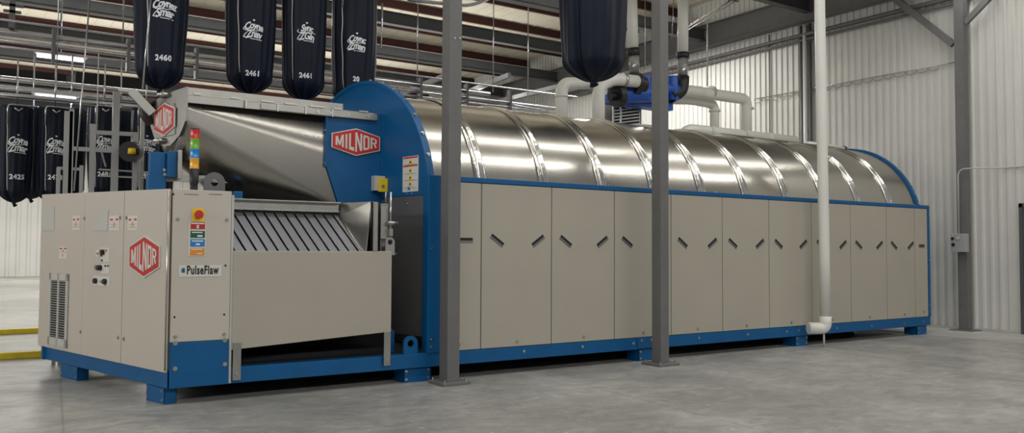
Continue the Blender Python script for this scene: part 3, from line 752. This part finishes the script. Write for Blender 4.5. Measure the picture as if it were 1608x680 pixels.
# switch box
sb = thing('switch_box', (10.33, 0, 1.45), 'small grey electrical switch box mounted on the grey wall column', 'electrical box')
P_ = lambda px, py: onpl(px, py, (10.30, 0, 0), (1, 0, 0))
za, zc_ = P_(1513, 367).z, P_(1513, 396).z
b = MB(); b.box(10.20, 10.36, -.15, .11, zc_, za); bb = b.build('housing', 'boxgrey', sb, bevel=.008)
for yy, zz, r, mm in ((.06, za-.09, .026, 'black'), (-.04, za-.08, .022, 'wlabel'), (.05, za-.2, .03, 'black'), (.06, za-.04, .016, 'pale')):
    MB().tube([(10.20, yy, zz), (10.18, yy, zz)], r, 12).build('push_button', mm, bb)
cn = bend([(10.28, -.02, za), (10.28, -.02, 2.90), (10.34, -.16, 2.965), (WX-.06, -.4, 2.965), (WX-.06, -4.2, 2.965)], .12)
cdt = MB().tube(bend([(10.30, .0, za), (10.30, .0, 2.965), (10.30, -.30, 2.965), (WX-.05, -.6, 2.965), (WX-.05, -4.2, 2.965)], .14), .013, 8).build('conduit', 'pale')
tag(cdt, 'thin white conduit rising from the switch box and running right along wall', 'conduit')
# ================================================================== WHITE DRAIN PIPE in front
dpipe = thing('drain_pipe', (6.0, -.26, 0), 'tall white plastic pipe standing in front of the washer, elbow at its foot', 'pipe')
pa, pb_, pc = at(1287, 0, -.26), at(1294.5, 400, -.26), at(1295, 514, -.26)
pa2 = pa+(pa-pb_)*.45
MB().tube([pa2, pa, pb_, (pb_.x+.012, -.26, .42)], .078, 20).build('pipe', 'white', dpipe)
MB().tube(bend([(pb_.x+.012, -.26, .46), (pb_.x+.014, -.26, .28), (pb_.x-.22, -.125, .28)], .09, 8), .088, 20).build('elbow', 'white', dpipe)
MB().tube([(pb_.x-.03, -.26, .2), (pb_.x-.03, -.26, .0)], .014, 8).build('drain_spigot', 'pale', dpipe)
# ================================================================== PIPEWORK behind the barrel
def pipe(name, pts, r, label_, collars=(), m_='white', br=.16, group=None):
    path = bend(pts, br); t = thing(name, tuple(pts[-1]), label_, 'pipe', group)
    MB().tube(path, r, 16).build('pipe', m_, t)
    for (p, q, rr, mm) in collars: MB().tube([p, q], rr, 16).build('collar', mm, t)
    return t
Y2 = 2.7
A = lambda px, py, y=Y2: at(px, py, y)
r_ = .10
pipe('white_pipe', [A(1000, 131), A(882, 131), A(882, 175)+Vector((0, 0, -.6))], r_, 'white pipe bending down to the barrel left of the big dark bag knot',
     [(A(876, 152)+Vector((.08, 0, 0)), A(876, 149)+Vector((.08, 0, 0)), .115, 'white')])
pipe('white_pipe', [A(1000, 128, 2.45), A(962, 124, 2.45), A(940, 136, 2.45), A(940, 180, 2.45)+Vector((0, 0, -.6))], r_*1.05, 'white pipe angled down to the barrel just right of the big dark bag',
     [(A(978, 126, 2.45), A(981, 126.4, 2.45), .125, 'zinc')])
pipe('vent_hose', [A(992, -8), A(994, 80)], .095, 'white vertical pipe from the ceiling directly right of the big dark bag',
     [(A(994, 76), A(995, 88), .115, 'black')])
MBt = MB().tube([A(995, 84), A(997, 118)], [.10, .085], 14).build('clear_hose', 'clear'); tag(MBt, 'grey translucent hose below the pipe beside the big dark bag', 'hose')
pipe('vent_hose', [A(1073, -8), A(1072, 84)], .10, 'white vertical pipe from the ceiling just right of the middle grey column',
     [(A(1072, 83), A(1072, 92), .118, 'black')])
MBt = MB().tube([A(1072, 90), A(1072, 122)], [.10, .09], 14).build('clear_hose', 'clear'); tag(MBt, 'grey translucent hose right of the middle column', 'hose')
MBt = MB().tube(bend([A(1072, 120), A(1071, 143), A(1052, 152)], .15), .12, 14).build('rubber_elbow', 'black'); tag(MBt, 'black rubber elbow on the blue valve right of the middle column', 'pipe elbow')
pipe('white_pipe', [A(1052, 142, 3.1), A(1078, 142, 3.1), A(1172, 156, 3.1), A(1172, 205, 3.1)+Vector((0, 0, -.5))], .11, 'upper white pipe running right of the column and turning down in an elbow',
     [(A(1116, 145, 3.1), A(1118, 145.3, 3.1), .13, 'zinc'), (A(1174, 169, 3.1), A(1174, 172, 3.1), .13, 'white'), (A(1096, 139, 3.1)*0+A(1098, 144.5, 3.1), A(1100, 145, 3.1), .116, 'white')])
pipe('white_pipe', [A(1052, 156, 3.3), A(1088, 157, 3.3), A(1122, 164, 3.3), A(1122, 200, 3.3)+Vector((0, 0, -.5))], .095, 'middle white pipe behind, turning down under the upper white pipe',
     [(A(1122, 172, 3.3), A(1122, 176, 3.3), .115, 'white')])
pipe('white_pipe', [(5.45, 2.2, 3.45), (5.62, 2.2, 3.56), (8.5, 2.2, 3.58)], .105, 'low fat white pipe lying along the top of the barrel',
     [((6.1, 2.2, 3.56), (6.13, 2.2, 3.56), .112, 'pale'), ((7.0, 2.2, 3.57), (7.03, 2.2, 3.57), .112, 'pale'), ((7.7, 2.2, 3.575), (7.73, 2.2, 3.575), .118, 'white')])
pipe('white_pipe', [(9.3, 1.7, 3.42), (8.2, 1.7, 3.44), (8.1, 1.7, 3.3)], .07, 'short white pipe on top of the barrel at its far blue end ring', [((9.3, 1.7, 3.42), (9.36, 1.7, 3.42), .08, 'black')])
# pump / valve block
pv = thing('valve_unit', tuple(A(1010, 165, 2.9)), 'bright blue pump and valve unit with black flanges behind the middle column', 'pump')
b = MB(); p, q = A(963, 128, 2.9), A(1003, 163, 2.9)
b.tube([A(962, 150), A(1040, 146)], .16, 20); b.tube([A(1010, 120), A(1010, 158)], .15, 18); b.tube([A(1030, 138), A(1064, 142)], [.13, .1], 16); b.box(A(965, 0).x, A(1060, 0).x, 2.75, 3.0, A(1000, 165).z, A(1000, 150).z)
b.tube([A(1056, 120), A(1056, 158)], [.10, .12], 16)
b.build('pump_body', 'blue2', pv, bevel=.01)
for a, c, r in ((A(992, 131, 2.6), A(1001, 132, 2.6), .20), (A(1001, 132, 2.6), A(1010, 133, 2.6), .15), (A(966, 150, 2.6), A(974, 150, 2.6), .19), (A(958, 151, 2.6), A(966, 151, 2.6), .07)):
    MB().tube([a, c], r, 22, sm=False).build('flange', 'black', pv)
lo = thing('louvre_panel', tuple(A(983, 197, 3.2)), 'metal slatted louvre rack standing behind the barrel under the blue pump', 'rack')
for i in range(8):
    a, c = A(963, 169+i*5, 3.0), A(1004, 164+i*5, 3.0); MB().bar(a, c, .02, .025).build('slat', 'tubes', lo)
for px, py0, py1 in ((963, 165, 215), (975, 166, 215), (1004, 118, 215)): MB().bar(A(px, py0, 3.0), A(px, py1, 3.0), .025, .025, up=(0, 1, 0)).build('upright', 'tubes', lo)
b = MB(); b.box(A(963, 0, 3.25).x, A(1004, 0, 3.25).x, 3.2, 3.25, 2.6, A(980, 165, 3.2).z); b.build('backing', 'dark', lo)
b = MB(); p = A(948, 150, 3.4); q = A(963, 152, 3.4); b.box(p.x, q.x, 3.4, 3.45, .0, p.z); tag(b.build('white_board', 'wlabel'), 'narrow white upright board behind the barrel, left of the slatted rack', 'board')

# ================================================================== SLING BAGS
def bag_mesh(w_, h, seed, full=1.0, cl=-2.4, cl_num=True):
    rnd = random.Random(seed); ph = [rnd.uniform(0, 6.28) for _ in range(6)]
    rows = []; n = 144; K = 60
    def prof(t):       # t 0 bottom .. 1 top
        if t < .13: return .16+.72*math.sin(max(t, 0)/.13*math.pi/2)**.7
        q = (t-.13)/.87; return .88+.12*math.sin(min(1, q*1.6)*math.pi/2)*min(1, full) - (.03*q)
    def surf(a, t, off=0):
        amp = .014+.085*math.exp(-((t-.03)/.085)**2)+.02*max(0, t-.7)
        amp += .02*(not cl_num)
        r = prof(t)*(1+amp*math.cos(9*a+ph[0]+1.2*t)+.02*math.cos(17*a+ph[1]-2*t)+.03*math.cos(4*a+ph[2]+3*t))
        da = (a-cl+math.pi) % (2*math.pi)-math.pi; r -= .15*math.exp(-(da/.13)**2)*(1-.5*t)
        r = r*w_/2+off
        return (r*math.cos(a), r*.94*math.sin(a), t*h)
    for j in range(K+1):
        t = (j/K)**1.25; rows.append([surf(2*math.pi*i/n, t) for i in range(n)])
    mb = MB(); mb.grid(rows, close=True)
    b_ = len(mb.v); mb.v.append((0, 0, -.01)); 
    for i in range(n): mb.face([b_, (i+1) % n, i], 0, True)
    b_ = len(mb.v); mb.v.append((0, 0, h*.985)); top = K*n
    for i in range(n): mb.face([b_, top+i, top+(i+1) % n], 0, True)
    return mb, surf
def script_logo(line1, line2, s=1):
    """heart, two lines of script and an underline, as flat shapes round the origin"""
    V = []; Fc = []
    def addp(pts):
        b_ = len(V); V.extend([(x, y, 0) for x, y in pts]); Fc.append(list(range(b_, b_+len(pts))))
    hp = []
    for i in range(24):
        t = 2*math.pi*i/24; hp.append((.0021*16*math.sin(t)**3*s*.62, (.21+.0021*(13*math.cos(t)-5*math.cos(2*t)-2*math.cos(3*t)-math.cos(4*t))*.62)*s))
    addp(hp[::-1])
    for txt, dy, sz in ((line1, .10, .165), (line2, -.04, .18)):
        v, f = text_mesh(txt, sz*s, .25, .006*s, .9); b_ = len(V)
        V.extend([(x*.78, y+dy*s+.02*s*math.cos(x*12/s), 0) for x, y, _ in v]); Fc.extend([[b_+i for i in q] for q in f])
    def stroke(pts, w0):
        for (x0, y0), (x1, y1) in zip(pts, pts[1:]):
            L_ = math.hypot(x1-x0, y1-y0) or 1; nx, ny = -(y1-y0)/L_*w0/2, (x1-x0)/L_*w0/2
            addp([(x0*s+nx, y0*s+ny), (x0*s-nx, y0*s-ny), (x1*s-nx, y1*s-ny), (x1*s+nx, y1*s+ny)])
    stroke([(-.06, -.105), (.05, -.11), (.14, -.12)], .012*s)
    stroke([(-.15, .09), (-.17, .05), (-.13, .03), (-.06, .045), (.02, .03), (.1, .045), (.16, .03)], .012*s)
    stroke([(-.17, -.085), (-.14, -.03), (-.11, .0)], .014*s); stroke([(-.17, -.085), (-.1, -.085)], .016*s)
    return V, Fc
def wrap_on(bagw, surf, h, vf, zc, ang, off=.009):
    v, f = vf; mb = MB()
    for (x, y, _) in v: mb.v.append(surf(ang+x/(bagw/2), min(1, max(0, (zc+y)/h)), off))
    for q in f: mb.face(list(q))
    return mb
def bag(loc, w_, h, number, label_, group, seed=1, logo=('Coyne', 'Smar'), nz=.22, lz=.68, face=None, strap=True, hoop=False, full=1.0, ls=1):
    t = thing('laundry_bag', loc, label_, 'laundry bag', group)
    fa = face if face is not None else math.atan2(CP.y-loc[1], CP.x-loc[0])+.14
    mb, prof = bag_mesh(w_, h, seed, full, fa-.75, bool(number))
    o = mb.build('cloth', 'navy'); o.parent = t
    if face is None: face = math.atan2(CP.y-loc[1], CP.x-loc[0])+.14
    if logo:
        o2 = wrap_on(w_, prof, h, script_logo(*logo, s=ls), lz, face).build('logo_print', 'thread'); o2.parent = t
        o2['label'] = 'white script logo with a heart'
    if number:
        o3 = wrap_on(w_, prof, h, text_mesh(number, .12*ls, 0, .004, 1.1), nz, face).build('number_print', 'thread'); o3.parent = t
        o3['label'] = 'white number '+number
    if strap:
        P = []
        for j in range(18):
            tt_ = .12+.88*j/17; P.append(prof(face-.70-.03*math.sin(j), tt_, .006))
        o4 = MB().tube(P, .008, 6).build('strap', 'pale'); o4.parent = t
    kn = MB().tube([(0, 0, .03), (.0, 0, -.02), (.02, .01, -.05)], [w_*.09, w_*.05, w_*.07], 10).build('knot', 'navy'); kn.parent = t
    if not hoop:
        hr = MB().tube([(0, 0, h*.97), (0, 0, h+.9)], .012, 8).build('hanger_rod', 'tubes'); hr.parent = t
    if hoop:
        a = face; hw = w_*.45; fx, fy = math.cos(a)*w_*.5, math.sin(a)*w_*.5; ux, uy = -math.sin(a), math.cos(a)
        Q = lambda s_, z: (fx+ux*s_, fy+uy*s_, z)
        P = bend([Q(-hw*.72, h*.80), Q(-hw*.72, h*1.0), Q(hw*1.1, h*1.0)], .05)
        hp = MB().tube(P, .012, 8); hp.tube([Q(-hw*.3, h*.97), Q(-hw*.05, h*.94), Q(hw*.2, h*.97)], .014, 8); hp.tube([(0, 0, h*.98), (0, 0, h+.7)], .012, 8)
        hp = hp.build('hanger_frame', 'tubes'); hp.parent = t
    return t
G = 'navy sling bags over the chute'
p = at(250, 140, 2.3); bag((p.x, 2.3, p.z), 0.60, 1.890, '2460', 'navy laundry bag numbered 2460 hanging over the end of the steel chute', G, 1, ('Coynez', 'Smar'), .32, .86, ls=.75)
p = at(392, 139, 2.3); bag((p.x, 2.3, p.z-.06), 0.61, 1.836, '2461', 'navy laundry bag numbered 2461, left one of the two with that number', G, 2, ('Coyne', 'Znav'), .20, .70, ls=.72)
p = at(476, 150, 2.3); bag((p.x, 2.3, p.z-.06), 0.59, 1.890, '2461', 'navy laundry bag numbered 2461, right one of the two with that number', G, 3, ('Sync', 'ZGin'), .27, .79, ls=.72)
p = at(555, 158, 2.3); bag((p.x, 2.3, p.z-.06), 0.61, 1.53, '20', 'navy laundry bag right above the blue disc, hung from a steel frame', G, 4, ('Coync', 'Zman'), .30, .75, hoop=True, ls=.72)
p = at(932, 128, .8); bag((p.x, .8, p.z), .95, 2.3, None, 'large full navy laundry bag hanging above the barrel left of the middle column', None, 9, None, strap=False, full=1.0)
G2 = 'navy laundry bags hanging far left'
for px, w_, num, lab, sd in ((22, .44, '2425', 'far navy laundry bag at the left edge of the picture', 11), (82, .46, '2473', 'far navy laundry bag second from the left edge, standing out before white wall', 12),
                             (160, .44, '2481', 'far navy laundry bag behind the grey pipe frame left of the blue post', 13), (226, .42, '2455', 'far navy laundry bag nearest the blue post of the chute', 14)):
    p = at(px, 318 if px < 130 else 312, 6.0)
    bag((p.x, 6.0, p.z), w_, 1.40, num, lab, G2, sd, ('Coyne', 'Zmar'), .36, .80, hoop=True, ls=.8)
    p = at(px+26, 312, 6.75)
    bag((p.x, 6.75, p.z), w_, 1.42, None, {22: 'plain dark bag half hidden behind the leftmost far bag', 82: 'plain dark bag half hidden behind the second far bag', 160: 'plain dark bag half hidden behind the third far bag', 226: 'plain dark bag half hidden behind the fourth far bag'}[px], G2, sd+20, None, strap=False)

# ================================================================== RAIL SYSTEM
rails = [(4.81, 7.0, .055), (4.67, 7.0, .035), (4.57, 7.0, .022), (3.92, 7.0, .03), (3.66, 6.0, .035), (3.99, 8.2, .03), (4.05, 7.6, .02), (4.35, 8.6, .05), (4.2, 9.2, .03), (4.9, 6.6, .02)]
names = ['uppermost thick shiny conveyor rail high at left', 'second shiny conveyor rail just below the thickest one', 'thin shiny conveyor rail below the two thick ones at left',
         'shiny tube rail directly above the far laundry bags', 'tube rail the front far laundry bags hang from', 'lower background rail above the far bags', 'thin rail behind the lower background rails',
         'thick rail deep behind the far bags', 'deepest thin rail behind the far bags', 'thin front rail above the thickest conveyor rail']
for (z, y, r), nm in zip(rails, names):
    x1 = 6.6 if r != .055 else 4.5
    tag(MB().tube([(-9, y, z), (x1, y, z)], r, 10).build('conveyor_rail', 'tubes'), nm, 'rail', 'overhead conveyor rails')
# hangers
hx = [(55, 0, 7), (240/3.78, 90/3.78, 7), (108, 58, 7), (162, 108, 8), (26, 130, 8), (52, 150, 7), (112, 165, 7), (140, 60, 7)]
for i in range(12):
    x = -4.6+i*.92; tag(MB().tube([(x, 7.0, 4.86), (x, 7.0, 7.53)], .012, 6).build('hanger_rod', 'tubes'), 'thin steel hanger rod holding up the overhead conveyor rails', 'rod', 'rods of the conveyor rails')
for i in range(10):
    x = -4.9+i*1.1; o = MB().box(x, x+.05, 6.93, 7.07, 4.40, 4.95).build('rail_clamp', 'gsteel'); tag(o, 'small steel clamp joining the overhead conveyor rails', 'clamp', 'clamps on the conveyor rails')
b = MB(); b.tube([(3.6, 7.0, 4.72), (6.1, 7.0, 4.58)], .03, 8)
tag(b.build('switch_rail', 'tubes'), 'bright sloping conveyor rail end above the barrel between the two columns', 'rail')
# drop post with brackets at far left
b = MB(); p = at(20, 0, 6.9); b.box(p.x-.04, p.x+.04, 6.9, 6.98, 4.86, 7.2); b.box(p.x-.15, p.x+.15, 6.9, 6.95, 5.2, 5.24); b.box(p.x-.12, p.x+.12, 6.9, 6.95, 5.1, 5.14)
tag(b.build('hanger_post', 'gsteel'), 'thick grey hanger post at the upper left edge', 'post')
# lit tubes
for (x0, y0, x1, y1, yy, lab) in ((58, 87, 132, 97, 12, 'lit fluorescent tube, the upper one at left'), (56, 151, 119, 157, 6.75, 'lit fluorescent tube, the lower one just above the far bags')):
    a, c = at(x0, y0, yy), at(x1, y1, yy); c.z = a.z; t = thing('tube_light', ((a.x+c.x)/2, yy, a.z), lab, 'light')
    MB().tube([a, c], .035, 10).build('lamp_tube', 'tube_on', t); MB().box(a.x-.05, c.x+.05, yy-.09, yy+.09, a.z+.04, a.z+.10).build('lamp_housing', 'pale', t); MB().tube([((a.x+c.x)/2, yy, a.z+.1), ((a.x+c.x)/2, yy, 7.7)], .01, 6).build('hanger_rod', 'tubes', t)
    a2 = area('lamp_or_fill', ((a.x+c.x)/2, yy, a.z-.06), (c.x-a.x, .1), 60)
# dark equipment mass under roof at left
for i, (px, py, w_, yy) in enumerate(((45, 120, 1.2, 9), (175, 128, 1.2, 9))):
    p = at(px, py, yy); t = MB().box(p.x-w_/2, p.x+w_/2, yy, yy+.4, p.z-.12, p.z+.12).box(p.x-w_/2-.1, p.x+w_/2+.1, yy-.02, yy+.05, p.z-.16, p.z-.13).build('drive_unit', 'dark', bevel=.02)
    tag(t, ('long black drive unit of the conveyor at the far left', 'long black drive unit of the conveyor left of bag 2460')[i], 'conveyor drive')
# thin wires in front
for (a, c, lab) in (((141, -4, 2.2), (116, 300, 2.2), 'thin steel rod dropping from roof left of bag 2460'), ((237, -4, 1.1), (224, 140, 1.1), 'thin steel rod hanging just in front of bag 2460')):
    p, q = at(*a), at(*c); tag(MB().tube([p, q], .010, 6).build('hanging_rod', 'tubes'), lab, 'rod')
# ================================================================== GUARD FRAME at left
gf = thing('guard_frame', tuple(at(170, 300, 3.6)), 'grey welded tube guard frame standing behind the control cabinet', 'frame')
Y3 = 3.6
def gb(a, c, w_=.05): MB().bar(at(*a, Y3), at(*c, Y3), w_, w_, up=(0, 1, 0)).build('tube', 'boxgrey', gf)
def gp_(px, pt, w_=.06):
    p = at(px, pt, Y3); MB().box(p.x-w_/2, p.x+w_/2, Y3-.03, Y3+.03, 0, p.z).build('post', 'boxgrey', gf)
gp_(108, 175, .09); gp_(113, 172, .05); gp_(146, 195, .06); gp_(183, 144, .08); gp_(213, 208, .05); gp_(92, 263, .04); gp_(128, 260, .04)
gb((108, 233), (196, 238)); gb((150, 208), (212, 211)); gb((90, 264), (130, 266), .035); gb((155, 266), (240, 271), .02); gb((155, 276), (240, 280), .02)
hk = thing('hand_winch', tuple(at(205, 240, 3.5)), 'black round pull switch with a yellow knob hanging beside the guard frame', 'pull switch')
MB().tube([at(203, 238, 3.45), at(209, 238, 3.6)], .13, 20, sm=False).build('drum', 'black', hk)
MB().tube([at(207, 233, 3.4), at(207, 242, 3.4)], [.045, .05], 12).build('knob', 'yellow', hk)
MB().tube([at(207, 214, 3.45), at(207, 234, 3.45)], .012, 8).build('chain', 'zinc', hk)
b = MB(); p, q = at(216, 175, 3.9), at(228, 300, 3.9); b.box(p.x+.04, p.x+.09, 3.88, 3.93, 0, p.z); tag(b.build('thin_post', 'pale'), 'pale slim post between guard frame and blue chute post', 'post')
b = MB(); a = at(150, 190, 3.7); b.tube([at(152, 205, 3.7), at(160, 240, 3.7), at(166, 262, 3.7)], .012, 6); b.tube([at(152, 205, 3.7), at(143, 222, 3.7)], .012, 6)
tag(b.tube([at(152, 205, 3.7), at(152, 205, 3.7)+Vector((0, 0, 1.0))], .008, 6).build('cord', 'pale'), 'pale cord hanging down across the dark far bags', 'cord')
b = MB(); a, c = at(185, 205, 9), at(212, 262, 9); b.box(a.x, c.x, 9, 9.3, c.z, a.z); tag(b.box(a.x+.05, a.x+.1, 9.1, 9.2, 0, c.z).box(c.x-.1, c.x-.05, 9.1, 9.2, 0, c.z).build('grey_cabinet', 'gsteel', bevel=.01), 'grey box cabinet on legs behind the guard frame', 'cabinet')
for px0, px1, lab in ((181, 188, 'tall narrow white panel behind the guard frame'), (200, 212, 'short white panel near the pull switch')):
    a, c = at(px0, 250 if px0 == 181 else 272, 9.5), at(px1, 300, 9.5); b = MB(); b.box(a.x, c.x, 9.5, 9.56, 0, a.z); tag(b.build('white_panel', 'wlabel'), lab, 'board')  # plain white panels behind the guard frame
# yellow floor barriers
for (ya, yb2, lab) in ((7.85, 8.0, 'yellow floor barrier rail, the farther one'), (4.42, 4.40, 'yellow floor barrier rail, the nearer one')):
    b = MB(); b.hexa([(-9, ya, 0), (-3.3, yb2, 0), (-3.3, yb2+.12, 0), (-9, ya+.12, 0), (-9, ya, .085), (-3.3, yb2, .085), (-3.3, yb2+.12, .085), (-9, ya+.12, .085)])
    tag(b.build('floor_barrier', 'yline', bevel=.01), lab, 'barrier', 'yellow floor barriers')
# ================================================================== RIGHT WALL FITTINGS
gt = MB(); gt.tube([(WX-.1, 12.5, 6.16), (WX-.1, -4, 6.16)], .03, 8); gt.tube([(WX-.1, 12.5, 6.28), (WX-.1, -4, 6.28)], .045, 8)
tag(gt.build('wall_pipe', 'column'), 'pair of grey pipes running along the upper white wall', 'pipe')
fs = MB(); fs.tube([(WX-.07, 4.9, 5.04), (WX-.07, .15, 5.04)], .011, 6)
for i in range(19):
    y = .5+i*.235; P = [(WX-.07, y, 5.03), (WX-.07, y+.04, 4.97), (WX-.07, y+.12, 4.95), (WX-.07, y+.2, 4.97), (WX-.07, y+.235, 5.03)]; fs.tube(P, .009, 6)
tag(fs.build('looped_cable', 'zinc'), 'thin wall rail with a small looped cable hung along it', 'cable')
for px, y_off, r, m_ in ((1258, 0, .03, 'gsteel'), (1264, 0, .05, 'white'), (1272, 0, .035, 'beam')):
    p = onpl(px, 120, (WX-.1, 0, 0), (1, 0, 0)); q = p.y
    tag(MB().tube([(WX-.09, q, 0), (WX-.09, q, 6.5)], r, 10).build('riser_pipe', m_), {1258: 'dark slim riser pipe on the white wall, left of three', 1264: 'white riser pipe on the white wall, middle of three', 1272: 'dark riser pipe on the white wall, right of three'}[px], 'pipe', 'riser pipes on the wall')
p = onpl(1208, 120, (WX-.05, 0, 0), (1, 0, 0)); tag(MB().tube([(WX-.05, p.y, 0), (WX-.05, p.y, 6.5)], .012, 6).build('wall_wire', 'beam'), 'thin dark vertical line of wire on the white wall left of the risers', 'wire')
# cable ladder
cl = thing('cable_ladder', (9.6, 5, 6.5), 'white wire cable ladder sloping up under the roof at top centre right', 'cable tray')
a, c = at(1078, 48, 4.2), at(1172, -8, 3.0)
d = (c-a); sd_ = Vector((.0, 0, .16))
MB().tube([a, c], .012, 6).build('side_wire', 'zinc', cl); MB().tube([a+sd_+Vector((.12, 0, 0)), c+sd_+Vector((.12, 0, 0))], .012, 6).build('side_wire', 'zinc', cl)
MB().tube([a+sd_*.4, c+sd_*.4], .008, 6).build('side_wire', 'zinc', cl)
for i in range(9):
    t = i/8; MB().tube([a+d*t, a+d*(t+.04)+sd_+Vector((.12, 0, 0))], .008, 6).build('rung', 'zinc', cl)
MB().tube([at(1111, 25, 3.9), at(1111, 135, 3.9)], .014, 8).build('hanger', 'pale', cl)
tag(MB().tube([at(1013, -4, 2.2), at(1013, 110, 2.2)], .008, 6).build('hanging_wire', 'tubes'), 'thin wire hanging between the vent pipe and middle column', 'wire')
tag(MB().tube([at(1058, -4, 2.2), at(1055, 60, 2.2)], .008, 6).build('hanging_wire', 'tubes'), 'thin wire hanging right of the middle column', 'wire')
# roof diagonals seen between disc and big bag
for (a, c, lab) in (((628, 148, 12), (702, 118, 9), 'diagonal grey roof brace left of the first column'), ((726, 148, 12), (800, 118, 9), 'diagonal grey roof brace right of the first column'), ((780, 160, 12), (880, 135, 9.5), 'long low diagonal grey roof brace near the white pipe bend')):
    tag(MB().bar(at(*a), at(*c), .08, .12).build('roof_brace', 'gsteel'), lab, 'brace', 'roof braces')
tag(MB().tube([at(600, 5, 2), at(600, 44, 2)]+[at(598, 74, 2)], .014, 8).build('bag_trolley_rod', 'tubes'), 'thin steel rod beside the bag above the blue disc', 'rod')
tag(MB().tube(bend([at(640, 0, 4), at(740, 10, 4), at(775, -6, 4)], .3), .03, 8).build('curved_rail', 'tubes'), 'curved shiny rail at the top edge behind the first column', 'rail')
